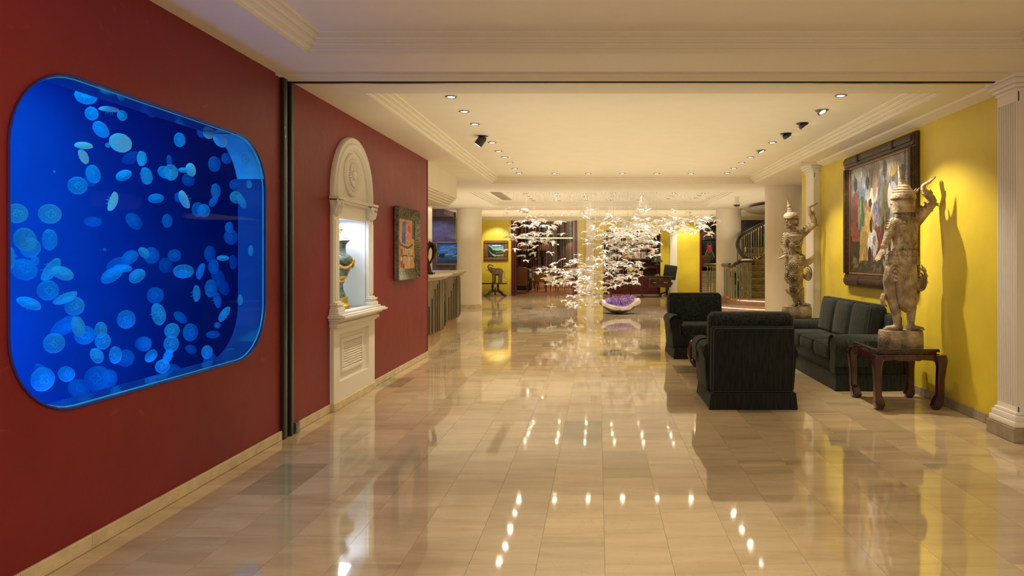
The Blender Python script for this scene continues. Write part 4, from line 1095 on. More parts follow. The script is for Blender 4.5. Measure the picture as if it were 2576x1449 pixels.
def hand(mb, wrist, d, up, L=.17, curl=0.0, thumb_side=1):
    """palm plus five fingers; d = hand direction, up = back-of-hand normal"""
    d = Vector(d).normalized(); up = Vector(up); up = (up-d*up.dot(d)).normalized(); side = d.cross(up)*thumb_side; w = Vector(wrist)
    mb.tube([w, w+d*L*.18, w+d*L*.40, w+d*L*.46], [(.022, .017), (.034, .015), (.036, .013), (.030, .009)], 10, ref=tuple(side.cross(d)) if False else tuple(up))
    for k, (o_, ln) in enumerate(((-.027, .42), (-.009, .52), (.009, .50), (.026, .42))):
        b = w+d*L*.40+side*-o_; pts = [b]; dd = (d+side*(-o_*4)).normalized()
        for s in range(3):
            dd = (dd+up*curl).normalized(); pts.append(pts[-1]+dd*L*ln/3)
        mb.tube(pts, [.0095, .0092, .0085, .0055], 8)
    b = w+d*L*.12+side*.024; dd = (d*.75+side*.65-up*.1).normalized()
    mb.tube([b, b+dd*L*.17, b+dd*L*.17+(dd+d*.6).normalized()*L*.15], [.013, .011, .007], 8)

def make_dancer(label, loc, rz, back):
    t = thing('carved_statue', label, 'statue', loc, rz)
    m = M['statue']
    bx = 1 if not back else 1
    # pedestal
    obj('pedestal', MB().lathe([(.0001, 0), (.208, 0), (.213, .01), (.210, .12), (.203, .145), (.0001, .147)], seg=28, sx=1, sy=.76), m, t)
    Z0 = .145
    b = MB()
    FY = -1 if not back else 1          # y direction the chest faces
    # torso (lofted along z): x, y, z, rx, ry
    tor = [(-.02, 0, .80, .125, .085), (-.025, 0, .86, .122, .082), (-.03, 0, .92, .100, .070), (-.035, FY*.005, .98, .098, .070), (-.04, FY*.01, 1.05, .118, .080), (-.045, FY*.01, 1.12, .138, .085), (-.045, 0, 1.18, .135, .075), (-.045, 0, 1.215, .09, .055), (-.05, 0, 1.24, .045, .042), (-.06, FY*.01, 1.275, .042, .042), (-.075, FY*.015, 1.30, .046, .050)]
    if back: tor = [(x+.03+.055*min(1, (z-.80)/.2), y, z, max(rx, .122) if z < 1.1 else rx, max(ry, .078) if z < 1.1 else ry) for x, y, z, rx, ry in tor]
    b.tube([(x, y, z) for x, y, z, _, _ in tor], [(rx, ry) for *_, rx, ry in tor], 16, ref=(0, 1, 0))
    # head
    hc = Vector((-.095, FY*.015, 1.385))
    if back: hc = Vector((.022, 0, 1.385))
    face = Vector((-.80, FY*.60, 0)).normalized() if not back else Vector((-.97, .25, 0)).normalized()
    sd = Vector((-face.y, face.x, 0))
    HM = Matrix.Translation(hc) @ Matrix(((face.x, sd.x, 0, 0), (face.y, sd.y, 0, 0), (0, 0, 1, 0), (0, 0, 0, 1)))   # local x = face dir
    b.ball((0, 0, 0), (.088, .076, .108), 18, 12, M=HM)
    b.ball((0, 0, 0), (.060, .058, .050), 14, 8, M=HM @ Matrix.Translation((.022, 0, -.065)))      # jaw
    b.ball((0, 0, 0), (.020, .020, .016), 8, 6, M=HM @ Matrix.Translation((.070, 0, -.100)))      # chin
    b.tube([HM @ Vector(p) for p in ((.080, 0, .028), (.094, 0, .0), (.106, 0, -.018), (.094, 0, -.028))], [.009, .011, .014, .008], 8)
    for s in (-1, 1):
        b.ball((0, 0, 0), (.010, .020, .007), 10, 6, M=HM @ Matrix.Translation((.076, s*.032, .010)))   # eyelids
        b.tube([HM @ Vector(p) for p in ((.084, s*.014, .034), (.080, s*.036, .042), (.064, s*.056, .032))], .005, 6)   # brow
        b.tube([HM @ Vector((.008*math.cos(a), s*.078, -.005+.034*math.sin(a))) for a in np.linspace(-1.6, 4.2, 9)], .009, 6)   # ear
    b.ball((0, 0, 0), (.010, .022, .006), 10, 6, M=HM @ Matrix.Translation((.087, 0, -.050)))     # lips
    b.ball((0, 0, 0), (.009, .016, .006), 10, 6, M=HM @ Matrix.Translation((.084, 0, -.062)))
    neck = Vector((.04 if back else -.05, 0, 1.24)); b.tube([neck, (neck+hc)/2, hc-Vector((0, 0, .05))], [.045, .042, .048], 12)
    # raised arm (image right)
    sh = Vector((.075, 0, 1.185)); el = Vector((.255, -.01, 1.335)); wr = Vector((.175, -.02, 1.535))
    if back: sh = Vector((.155, 0, 1.20)); el = Vector((.315, .0, 1.375)); wr = Vector((.225, 0, 1.50))
    b.tube([sh-Vector((.05, 0, .02)), sh, sh.lerp(el, .5), el], [.060, .056, .048, .040], 12)
    b.tube([el, el.lerp(wr, .4)+Vector((.012, 0, 0)), wr], [.042, .041, .027], 12)
    tip = Vector((.27, -.02, 1.62)) if not back else Vector((.335, 0, 1.615))
    hm = wr+Vector((-.008, 0, .045)); b.tube([wr, wr.lerp(hm, .6), hm], [.027, .025, .022], 10)
    hand(b, hm, tip-hm, (-.6, 0, .8), .165, curl=.10, thumb_side=1)
    # lowered arm (image left)
    sl = Vector((-.165, FY*.01, 1.165)); e2 = Vector((-.205, FY*.03, .985)); w2 = Vector((-.185, FY*.09, .885))
    if back: sl = Vector((-.065, .0, 1.185)); e2 = Vector((-.125, -.02, 1.055)); w2 = Vector((-.175, -.02, .935))
    b.tube([sl+Vector((.06, 0, .01)), sl, sl.lerp(e2, .55), e2], [.055, .052, .044, .038], 12)
    b.tube([e2, e2.lerp(w2, .45), w2], [.038, .037, .026], 12)
    if back: hand(b, w2, (-.42, -.05, -.80), (-.8, -.3, .3), .165, curl=.04, thumb_side=-1)
    else: hand(b, w2, (-.85, FY*.25, -.42), (-.2, 0, 1), .165, curl=.05, thumb_side=1)
    # hips, sarong-wrapped legs
    if not back:
        b.tube([(-.02, 0, .84), (-.03, 0, .76), (-.035, 0, .68), (-.02, 0, .60), (0, 0, .50), (.01, 0, .40), (.02, 0, .32), (.03, 0, .26)], [(.125, .09), (.135, .105), (.130, .105), (.115, .095), (.09, .08), (.078, .068), (.062, .058), (.05, .045)], 16, ref=(0, 1, 0))
        L1 = [(-.05, -.01, .40), (-.035, -.015, .30), (-.02, -.01, .22), (-.015, 0, .19)]; L2 = [(.04, .0, .42), (.05, .0, .30), (.07, .0, .21), (.085, 0, .185)]
        b.tube(L1, [.065, .055, .036, .034], 12); b.tube(L2, [.065, .058, .038, .034], 12)
        feet = [((-.01, -.0, .172), (-.62, -.75, 0)), ((.085, -.0, .172), (.75, -.62, 0))]
    else:
        b.tube([(-.02, 0, .84), (-.02, 0, .78), (-.03, 0, .70)], [(.125, .085), (.12, .09), (.115, .09)], 16, ref=(0, 1, 0))
        b.tube([(-.08, 0, .74), (-.10, 0, .62), (-.09, .01, .50), (-.055, 0, .38), (-.04, 0, .30), (-.035, 0, .22), (-.03, 0, .185)], [.070, .068, .060, .052, .044, .034, .034], 12)
        b.tube([(.06, 0, .74), (.085, 0, .62), (.10, 0, .50), (.105, 0, .38), (.10, 0, .28), (.10, 0, .22), (.10, 0, .185)], [.066, .062, .056, .050, .042, .034, .036], 12)
        feet = [((-.03, -.01, .172), (-.96, .25, 0)), ((.10, -.01, .172), (.62, -.78, 0))]
    for c, d in feet:
        c = Vector(c); d = Vector(d).normalized(); s_ = Vector((-d.y, d.x, 0))
        b.tube([c-d*.045, c, c+d*.06, c+d*.11], [(.024, .026), (.030, .034), (.034, .022), (.034, .014)], 10, ref=(0, 0, 1))
        for k in range(5):
            o_ = -.028+.014*k; q = c+d*.10+s_*o_+Vector((0, 0, -.012)); b.tube([q, q+d*(.034-.004*k)], [.0085, .0065], 6)
    me = voxel(b, .0065, 'body', 3)
    link('body', me, m, t)
    # ---- ornaments
    cr = MB()
    hp = HM @ Vector((-.005, 0, .05))
    if not back:
        cr.lathe([(.098, -.02), (.104, .0), (.10, .03), (.085, .055), (.055, .072), (.0001, .08)], (hp.x, hp.y, hp.z), 24)
        for k in range(9): cr.tube([HM @ Vector((.098*math.cos(a), .088*math.sin(a), .035)) for a in (-1.4+.31*k, -1.4+.31*(k+1))], .008, 6)
        base = hp+Vector((-.01, 0, .075)); dv = Vector((-.05, 0, .26))
        pr = [(0, .042), (.08, .040), (.14, .030), (.18, .034), (.24, .022), (.30, .028), (.36, .030), (.42, .018), (.50, .020), (.56, .012), (.70, .012), (.80, .007), (1.0, .002)]
        cr.tube([base+dv*s for s, _ in pr], [r for _, r in pr], 12)
        # swept back hair-dress and ear disc
        for k in range(4):
            z = .05-.035*k; cr.tube([HM @ Vector(p) for p in ((-.05, .05, z), (-.10, .045, z-.005), (-.135, .03, z+.012), (-.15, .02, z+.03))], [.024, .022, .014, .004], 8)
        for s in (-1, 1): cr.lathe([(.0001, -.008), (.03, -.006), (.034, .0), (.03, .008), (.012, .010), (.0001, .014)], seg=12, M=HM @ Matrix.Translation((-.01, s*.086, -.02)) @ Matrix.Rotation(-s*PI/2, 4, 'X'))
    else:
        cr.lathe([(.104, -.155), (.108, -.03), (.118, -.02), (.116, .0), (.112, .02), (.098, .035), (.100, .045), (.082, .06), (.085, .07), (.064, .088), (.066, .098), (.048, .115)], (hp.x, hp.y, hp.z), 28)
        cr.tube([hp+Vector((0, 0, .09)), hp+Vector((-.01, 0, .14)), hp+Vector((-.02, 0, .18)), hp+Vector((-.03, 0, .22)), hp+Vector((-.04, 0, .28)), hp+Vector((-.05, 0, .34))], [.05, .036, .026, .020, .011, .002], 14)
        for s in (-1, 1):      # flared side wings of the head-dress
            cr.tube([hp+Vector((.08, s*.03, .03)), hp+Vector((.115, s*.035, .05)), hp+Vector((.14, s*.03, .085))], [.018, .013, .003], 6)
        cr.tube([HM @ Vector((.062*math.cos(a)+.01, .085*math.sin(a), -.05)) for a in np.linspace(1.7, 4.6, 8)], .012, 6)
    obj('crown', cr, m, t)
    # collar of scalloped rows and shoulder spikes
    co = MB()
    if not back:
        for k, (r, z) in enumerate(((.075, 1.235), (.112, 1.205), (.148, 1.165))):
            pts = ring_pts(-.045, 0, r, r*.62, z, 15+4*k, PI*.98, PI*2.02, .012)
            co.tube(pts, .008, 6); scallops(co, pts, lambda p: (p.x+.045, p.y*1.6, .3), .030, .036, .007)
    else:
        for k, (r, z) in enumerate(((.078, 1.235), (.120, 1.20))):
            pts = ring_pts(.04, 0, r, r*.62, z, 16+4*k, 0, 2*PI, .01); scallops(co, pts, lambda p: (p.x-.04, p.y*1.6, .3), .030, .034, .006)
    for k in range(4):
        f = k/3; q = sh.lerp(el, .05+.62*f); cnt = q+Vector((-.01, 0, .040))
        co.tube([cnt-Vector((.012, 0, .015)), cnt+Vector((-.008, 0, .012)), cnt+Vector((-.026, 0, .030))], [(.020, .045), (.013, .036), (.003, .01)], 6, ref=(0, 1, 0))
        q = sl.lerp(e2, -.05+.55*f)
        co.tube([q+Vector((-.01, 0, .025)), q+Vector((-.045, 0, .004)), q+Vector((-.062, 0, .022))], [(.026, .040), (.014, .034), (.003, .01)], 6, ref=(0, 1, 0))
    obj('collar', co, m, t)
    bn = MB()   # armlets and bracelets
    for a, c, f, r in ((sh, el, .72, .050), (el, wr, .72, .036), (el, wr, .82, .034), (sl, e2, .70, .045), (e2, w2, .80, .034)):
        p = a.lerp(c, f); d = (c-a).normalized(); bn.tube([p-d*.010, p-d*.004, p+d*.004, p+d*.010], [r*.9, r, r, r*.9], 12)
    for k in range(3):
        p = el.lerp(wr, .68+.10*k)+Vector((.03, 0, 0)); bn.tube([p, p+Vector((.022, 0, .006)), p+Vector((.030, 0, .022))], [(.012, .018), (.008, .014), (.002, .004)], 6, ref=(0, 1, 0))
    p = el+Vector((.035, 0, 0)); bn.tube([p-Vector((.02, 0, .01)), p+Vector((.01, 0, -.012)), p+Vector((.018, 0, -.035))], [.022, .014, .003], 6)
    obj('bracelet', bn, m, t)
    if not back:
        bd = MB()   # crossing bands and chest rosette
        for pts in (((-.16, -.055, 1.13), (-.12, -.085, 1.09), (-.105, -.092, 1.03), (-.06, -.088, .97), (.02, -.075, .92), (.085, -.04, .88)),
                    ((.075, -.05, 1.14), (.055, -.080, 1.08), (.01, -.090, 1.03), (-.06, -.092, 1.01), (-.105, -.09, 1.03)),
                    ((-.11, -.085, 1.02), (-.13, -.075, .96), (-.125, -.07, .90))):
            bd.tube(pts, .009, 6)
            for k in range(len(pts)-1):
                for s in (.2, .5, .8): bd.ball(Vector(pts[k]).lerp(Vector(pts[k+1]), s)+Vector((0, -.007, 0)), .009, 6, 4)
        flower(bd, (-.105, -.098, 1.03), .036, (-.3, -1, 0)); obj('sash', bd, m, t)
        bl = MB()
        for k in range(4):
            z = .865-.034*k; pts = ring_pts(-.02, 0, .130+.004*k, .098, z, 20, 0, 2*PI, .0); pts = [(x, y, z_+(.10*max(0, x)*1.2)) for x, y, z_ in pts]
            bl.tube([Vector(p) for p in pts], .008, 6, closed=True); scallops(bl, pts, lambda p: (p.x+.02, p.y*1.3, 0), .040, .034, .008)
        for k in range(3):      # hip flap swinging out to the right
            pts = [(.10, -.02, .80-.035*k), (.15, -.03, .815-.03*k), (.20, -.035, .85-.028*k), (.245, -.03, .895-.03*k)]
            bl.tube(pts, [(.022, .014), (.020, .012), (.016, .010), (.006, .005)], 8, ref=(0, 1, 0)); scallops(bl, [Vector(pts[j]).lerp(Vector(pts[j+1]), s) for j in range(3) for s in (0, .5)], lambda p: (.2, -1, 0), .035, .030, .007)
        obj('belt', bl, m, t)
        pnl = MB()
        pnl.tube([(-.09, -.100, .88), (-.095, -.125, .78), (-.10, -.135, .62), (-.095, -.125, .48), (-.09, -.110, .36), (-.085, -.095, .31)], [(.058, .018), (.060, .020), (.056, .020), (.054, .018), (.048, .016), (.02, .01)], 10, ref=(0, 1, 0))
        for k in range(-3, 4): pnl.tube([(-.09+.014*k, -.118, .87), (-.095+.015*k, -.146, .72), (-.095+.014*k, -.146, .52), (-.09+.012*k, -.125, .36)], .0045, 5)
        obj('front_panel', pnl, m, t)
        for z, r in ((.745, .062), (.575, .066), (.42, .058)):
            fl = MB(); c = Vector((-.10, -.150, z)); flower(fl, c, r, (-.15, -1, 0))
            scallops(fl, [c+Vector((.085*math.cos(a), .012, -.01-.055*math.sin(a))) for a in np.linspace(.05, PI-.05, 9)], lambda p: (0, -1, 0), .032, .040, .008)
            obj('rosette', fl, m, t)
        side = MB(); side.tube([(-.11, -.02, .70), (-.155, -.035, .62), (-.165, -.04, .56), (-.14, -.04, .50), (-.10, -.05, .46)], [(.03, .05), (.034, .05), (.034, .05), (.026, .04), (.01, .02)], 10, ref=(0, 1, 0)); obj('side_panel', side, m, t)
        tl = MB(); cx, cz = .17, .62
    else:
        bl = MB()
        for k in range(3):
            z = .905-.042*k; pts = ring_pts(.02, 0, .132+.007*k, .100, z, 18); bl.tube([Vector(p) for p in pts], .010, 6, closed=True); scallops(bl, pts, lambda p: (p.x-.03, p.y*1.3, 0), .050, .044, .010)
        for k in range(5): bl.tube([(-.10+.05*k, -.10, .94), (-.10+.05*k, -.115, .97)], [(.02, .012), (.004, .004)], 6)
        obj('belt', bl, m, t)
        sk = MB()   # pleated back cloth tapering to a rounded tip
        sk.tube([(.01, -.02, .84), (.015, -.035, .74), (.03, -.05, .62), (.035, -.055, .50), (.035, -.055, .40), (.04, -.05, .345), (.045, -.04, .325)], [(.128, .090), (.122, .086), (.108, .074), (.094, .060), (.078, .045), (.052, .032), (.02, .015)], 18, ref=(0, 1, 0))
        for k in range(-6, 7):
            sk.tube([(.01+.0185*k, -.112+.0013*k*k, .80), (.02+.0165*k, -.122+.0014*k*k, .66), (.035+.0135*k, -.113+.0013*k*k, .52), (.04+.010*k, -.100+.0011*k*k, .40)], .008, 5)
        obj('back_cloth', sk, m, t)
        fp = MB(); c = Vector((-.095, -.095, .68))
        for k in range(4):
            r0 = .085-.020*k; fp.tube([c+Vector((r0*.62*math.cos(a), -.018*k*.4, r0*1.25*math.sin(a)-.012*k)) for a in np.linspace(-.4+PI*.5-2.4, PI*.5+2.4, 14)], .009, 6)
        for k in range(3): fp.ball(c+Vector((-.005, -.02, .03-.04*k)), (.026, .018, .018), 8, 6)
        obj('hip_ornament', fp, m, t)
        pr = MB().tube([(-.16, 0, .50), (-.175, 0, .45), (-.165, 0, .40), (-.13, 0, .375)], [(.018, .03), (.022, .035), (.018, .03), (.006, .01)], 8, ref=(0, 1, 0)); obj('side_panel', pr, m, t)
        tl = MB(); cx, cz = .205, .63
    # curled flame tail: stacked arcs
    for k in range(5):
        r = .088-.016*k
        tl.tube([(cx+r*.55*math.cos(a)-(.01*k), .01+.004*k, cz+r*1.15*math.sin(a)-.012*k) for a in np.linspace(-2.6, 1.9, 14)], [(.007+.003*math.sin(PI*i/13), .020) for i in range(14)], 6, ref=(0, 1, 0))
    tl.tube([(cx-.09, .0, cz-.02), (cx-.04, .01, cz-.05), (cx, .015, cz-.02), (cx+.01, .015, cz+.04)], [(.03, .02), (.035, .02), (.03, .016), (.01, .01)], 8, ref=(0, 1, 0))
    if back:
        for k in range(5):
            a = -.2+.5*k; tl.tube([(cx+.045*math.cos(a), .01, cz+.095*math.sin(a)), (cx+.062*math.cos(a), .01, cz+.125*math.sin(a)), (cx+.055*math.cos(a+.2), .01, cz+.15*math.sin(a+.2))], [(.015, .012), (.010, .010), (.002, .003)], 6, ref=(0, 1, 0))
    obj('tail', tl, m, t)
    return t
make_dancer('near weathered carved wooden dancer seen from behind, before the large painting', (2.92, 6.53, .56), 0, True)
make_dancer('far weathered carved wooden dancer facing the viewer, before the cream column', (2.88, 9.80, .56), 0, False)

# ================================================================ LARGE PAINTING on the yellow wall
BY0, BY1, BZ0, BZ1 = 6.93, 8.92, 1.045, 2.715
bp_ = thing('large_painting', 'large oil painting of a standing and kneeling group in a heavy dark carved frame', 'painting', (XR, (BY0+BY1)/2, BZ0))
YM = (BY0+BY1)/2; hw = (BY1-BY0)/2; hh = BZ1-BZ0; fw_ = .165
m_ = MB()
for (y0, y1, z0, z1) in ((-hw, hw, 0, fw_), (-hw, hw, hh-fw_, hh), (-hw, -hw+fw_, fw_*.98, hh-fw_*.98), (hw-fw_, hw, fw_*.98, hh-fw_*.98)):
    hor = (y1-y0) > (z1-z0); out0 = y0 == -hw
    for k, (a, b, d) in enumerate(((0, 1, .045), (.10, .85, .065), (.22, .62, .085))):
        if hor:
            bot = z0 == 0; lo = z0+fw_*a if bot else z1-fw_*b; hi = z0+fw_*b if bot else z1-fw_*a
            m_.rbox(-d, 0, y0+(.02*k), y1-.02*k, lo, hi, .01, 2)
        else:
            lo = y0+fw_*a if out0 else y1-fw_*b; hi = y0+fw_*b if out0 else y1-fw_*a
            m_.rbox(-d, 0, lo, hi, z0, z1, .01, 2)
fr = obj('frame', m_, M['frame'], bp_)
for s in (-1, 1):
    for zz in (fw_*.42, hh-fw_*.42): obj('corner_clasp', MB().rbox(-.10, -.04, s*(hw-.50)-.05, s*(hw-.50)+.05, zz-.045, zz+.045, .015, 2), M['frame'], fr)
bdm = MB()
for k in range(70): bdm.ball((-.088, -hw+fw_*.9, fw_+(hh-2*fw_)*k/69), (.006, .010, .007), 6, 4)
o = obj('bead_row', bdm, M['frame'], fr); o['kind'] = 'stuff'
obj('slip', MB().rbox(-.05, -.02, -hw+fw_-.01, hw-fw_+.01, fw_-.01, fw_+.008, .003, 1).rbox(-.05, -.02, -hw+fw_-.01, hw-fw_+.01, hh-fw_-.008, hh-fw_+.01, .003, 1).rbox(-.05, -.02, -hw+fw_-.01, -hw+fw_+.008, fw_, hh-fw_, .003, 1).rbox(-.05, -.02, hw-fw_-.008, hw-fw_+.01, fw_, hh-fw_, .003, 1), mat('copper_slip', (.35, .16, .07), .4, .5), bp_)
cv = Canvas(170, 140, (110, 118, 128))
cv.grad(.62, 1, (95, 120, 165), (150, 150, 150)); cv.noise(.55, 5)
for x, y, rx, ry, c in ((.25,.74,.10,.12,(110,160,225)), (.80,.70,.22,.08,(80,120,190)), (.6,.93,.3,.05,(170,168,165)), (.93,.62,.12,.12,(90,110,160))): cv.ell(x, y, rx, ry, c, al=.7, soft=.8)
cv.poly([(0,0),(1,0),(1,.34),(.8,.30),(.5,.36),(.2,.30),(0,.36)], (72, 66, 44))
cv.noise(.5, 9)
for k in range(60): cv.ell(random.random(), .16*random.random(), .04, .014, random.choice(((110,95,50),(60,60,35),(130,120,80),(45,50,30))), random.random(), .7)
def fig(x, y, h, robe, head, veil=None, w_=.05, skirt_=None):
    cv.ell(x, y+h*.32, w_, h*.34, robe); 
    if skirt_: cv.poly([(x-w_*.8,y+h*.35),(x+w_*.8,y+h*.35),(x+w_*1.25,y),(x-w_*1.25,y)], skirt_)
    cv.ell(x, y+h*.62, w_*1.05, h*.17, robe)
    for q in range(5): cv.line([(x-w_*.7+q*w_*.35, y+h*.05), (x-w_*.5+q*w_*.28, y+h*.5)], .003, tuple(int(c*.62) for c in (skirt_ or robe)), .7)
    cv.ell(x, y+h*.86, w_*.50, h*.085, head)
    if veil: cv.ell(x, y+h*.90, w_*.72, h*.11, veil); cv.ell(x-w_*.1, y+h*.86, w_*.34, h*.06, head)
fig(.10, .30, .60, (170, 62, 42), (84, 60, 42), (44, 66, 50), .055, (180, 66, 44))
cv.poly([(.16,.32),(.26,.34),(.25,.72),(.18,.70)], (38, 120, 92)); cv.ell(.20,.60,.012,.10,(190,200,90)); cv.ell(.215,.45,.02,.14,(60,150,120))
cv.ell(.17,.52,.02,.12,(150,150,160))
fig(.33, .30, .60, (190, 185, 175), (90, 62, 44), (70, 60, 58), .050, (45, 40, 60)); cv.ell(.30, .60, .035, .08, (168, 128, 60)); cv.ell(.32,.50,.04,.05,(60,50,110))
fig(.46, .30, .66, (205, 205, 205), (120, 84, 62), (185, 150, 120), .052, (120, 40, 44)); cv.ell(.46, .80, .045, .13, (190, 158, 128)); cv.ell(.40,.68,.03,.10,(220,222,225)); cv.ell(.46, .47, .062, .17, (118, 122, 172)); 
for k in range(60): cv.ell(.46+.10*(random.random()-.5), .47+.3*(random.random()-.5), .006, .012, random.choice(((160,160,205),(80,84,140),(205,205,225))), random.random()*3, .8)
cv.poly([(.42,.14),(.60,.14),(.585,.42),(.44,.42)], (150, 44, 40)); 
for q in range(7): cv.line([(.43+q*.025,.15),(.445+q*.02,.42)], .003, (84,20,24))
fig(.63, .26, .72, (120, 118, 90), (84, 60, 48), (92, 78, 62), .052, (90, 74, 52)); cv.ell(.57,.66,.02,.11,(140,140,110)); cv.line([(.62,.55),(.64,.25)], .012, (150,120,60))
fig(.76, .28, .64, (205, 208, 215), (120, 82, 58), None, .055, (170, 172, 180)); cv.ell(.76,.86,.062,.032,(190,160,52),.5); cv.ell(.78,.90,.035,.04,(185,150,50)); cv.ell(.70,.66,.03,.10,(222,224,230)); cv.ell(.80,.60,.012,.05,(180,50,60))
fig(.90, .24, .66, (70, 66, 74), (90, 64, 50), (60, 56, 60), .05, (60, 52, 50))
# kneeling and crouching figures in front
cv.ell(.36, .44, .10, .16, (205, 170, 50)); cv.poly([(.18,.12),(.34,.12),(.34,.42),(.22,.44),(.19,.34)], (200, 164, 44)); cv.ell(.37,.60,.03,.045,(150,105,70)); cv.ell(.38,.64,.035,.04,(60,44,34)); cv.ell(.40,.52,.03,.03,(186,140,96))
for q in range(6): cv.line([(.21+q*.022,.15),(.24+q*.02,.38)], .004, (150,112,24))
cv.ell(.42, .27, .095, .14, (212, 216, 222)); cv.ell(.40, .44, .035, .075, (42, 32, 30)); cv.ell(.425,.44,.02,.035,(150,108,82)); cv.ell(.37, .18, .035, .07, (40, 40, 44)); cv.ell(.42, .15, .02, .07, (120, 70, 50)); cv.ell(.45,.30,.02,.05,(150,105,80))
for q in range(4): cv.line([(.44+.02*q,.16),(.46+.012*q,.36)], .003, (150,156,170))
cv.ell(.64, .26, .05, .12, (200, 204, 206)); cv.ell(.66, .10, .06, .06, (188, 186, 180)); cv.ell(.78, .22, .06, .16, (204, 206, 214)); cv.ell(.78, .38, .03, .05, (70, 50, 44))
cv.noise(.22, 30)
g_ = cv.a.mean(axis=2, keepdims=True); cv.a = np.clip((cv.a*.72+g_*.28)*.64, 0, 1)
st_ = np.random.RandomState(9)
for k in range(420):
    x_, y_ = st_.rand(), st_.rand(); j_, i_ = int(y_*cv.h), int(x_*cv.w); c_ = cv.a[j_, i_]*st_.uniform(.55, 1.6)
    m_s = ((cv.X-x_)/.008)**2+((cv.Y-y_)/.028)**2 < 1; cv.a[m_s] = np.clip(c_, 0, 1)
# canvas: u runs from far (left in view) to near
link('canvas', cv.mesh('canvas', (-.03, hw-fw_, fw_), (0, -(2*hw-2*fw_), 0), (0, 0, hh-2*fw_)), M['paint'], bp_)
# ================================================================ DOWNLIGHTS
M['fixture'] = mat('spot_ring', (.25, .24, .22), .3, 1)
def downlight(px, py, Z=ZT, r=.045, power=26, target=None, label=None, grp='recessed ceiling spots', angle=100, tilt=0, Yd=None, kind='ceiling spot', col=WARM):
    Y = Yd or (Z-CH)*F/(VY-py); x = (px-VX)/F*Y
    t = thing('downlight', label or 'small recessed ceiling spot in the stepped cream ceiling', 'ceiling light', (x, Y, Z), 0, grp)
    obj('ring', MB().lathe([(r*.78, -.002), (r, -.010), (r*1.25, -.006), (r*1.28, 0)], seg=20), M['fixture'], t)
    obj('lens', MB().lathe([(.0001, -.004), (r*.78, -.004)], seg=16), M['lamp_on'], t)
    if power:
        light('spot_lamp', 'SPOT', (x, Y, Z-.03), power, col, target=target or (x, Y, 0), size=.03, angle=angle, blend=.7)
    return t
def tilted(px, py, tgt, power, label, angle=60, hs=.62, fm='black'):
    """gimbal spot swung out of its recess"""
    Y = (ZT-CH)*F/(VY-py); x = (px-VX)/F*Y
    t = thing('tilted_spotlight', label, 'ceiling light', (x, Y, ZT), 0)
    obj('ring', MB().lathe([(.04, -.001), (.065, -.008), (.07, -.004), (.072, 0)], seg=24), M[fm], t)
    d = (Vector(tgt)-Vector((x, Y, ZT-.04))).normalized()
    c0 = Vector((0, 0, -.02*hs)); obj('lamp_head', MB().tube([c0-d*.02*hs, c0, c0+d*.06*hs, c0+d*.062*hs], [.04, .052, .054, .046], 16), M[fm], t)
    q = c0+d*.064*hs; a = d.orthogonal().normalized(); b = d.cross(a)
    obj('lens', MB().add([q+a*.034*math.cos(k*PI/8)+b*.034*math.sin(k*PI/8) for k in range(16)], [tuple(range(16))]), M['lamp_on'], t, smooth=False)
    light('spot_lamp', 'SPOT', Vector((x, Y, ZT-.02))+d*.09, power, (1, .84, .60), target=tgt, size=.02, angle=angle, blend=.6)
PW = 34
NTH = ('nearest', 'second', 'third', 'fourth', 'fifth', 'sixth', 'seventh', 'eighth', 'ninth')
for i, (px, py) in enumerate(((1135,243),(1168,280),(1195,312),(1238,358),(1254,380),(1270,395),(1283,409),(1295,424),(1306,435))): downlight(px, py, power=PW, label='recessed spot in the left ceiling row, '+('nearest of all' if i == 0 else NTH[i]+' from the near end'))
tilted(1214, 342, (XL, 8.6, 1.6), 75, 'black spotlight tilted out of the ceiling towards the small painting', 62, 1.6)
for i, px in enumerate((1395, 1480, 1566, 1652, 1738)): downlight(px, 436, power=PW*.7, label='recessed spot in the far cross row of the main ceiling, '+('leftmost', 'second from left', 'middle one', 'second from right', 'rightmost')[i])
downlight(1829, 435, power=PW, label='recessed spot at the far right corner where the right and cross rows meet')
downlight(2115, 240, power=PW, label='recessed spot in the right ceiling row, nearest of all')
tilted(2067, 277, (3.12, 6.15, 1.0), 150, 'ceiling spot tilted towards the near statue, second nearest on the right', 74, .3, 'fixture')
tilted(2018, 310, (3.3, 7.6, 1.6), 80, 'black tilted ceiling spot above the sofa, nearer of the two', 70)
tilted(1977, 336, (3.3, 8.6, 1.6), 70, 'black tilted ceiling spot above the sofa, farther of the two', 70)
downlight(1943, 358, power=PW, label='recessed spot in the right row just beyond the black tilted ones')
tilted(1914, 378, (3.1, 9.3, 1.1), 60, 'small tilted ceiling spot near the far statue', 64, .3, 'fixture')
for i, (px, py) in enumerate(((1888,395),(1866,409),(1846,423))): downlight(px, py, power=PW, label='recessed spot in the right row, '+('fourth', 'third', 'second')[i]+' from the far corner')
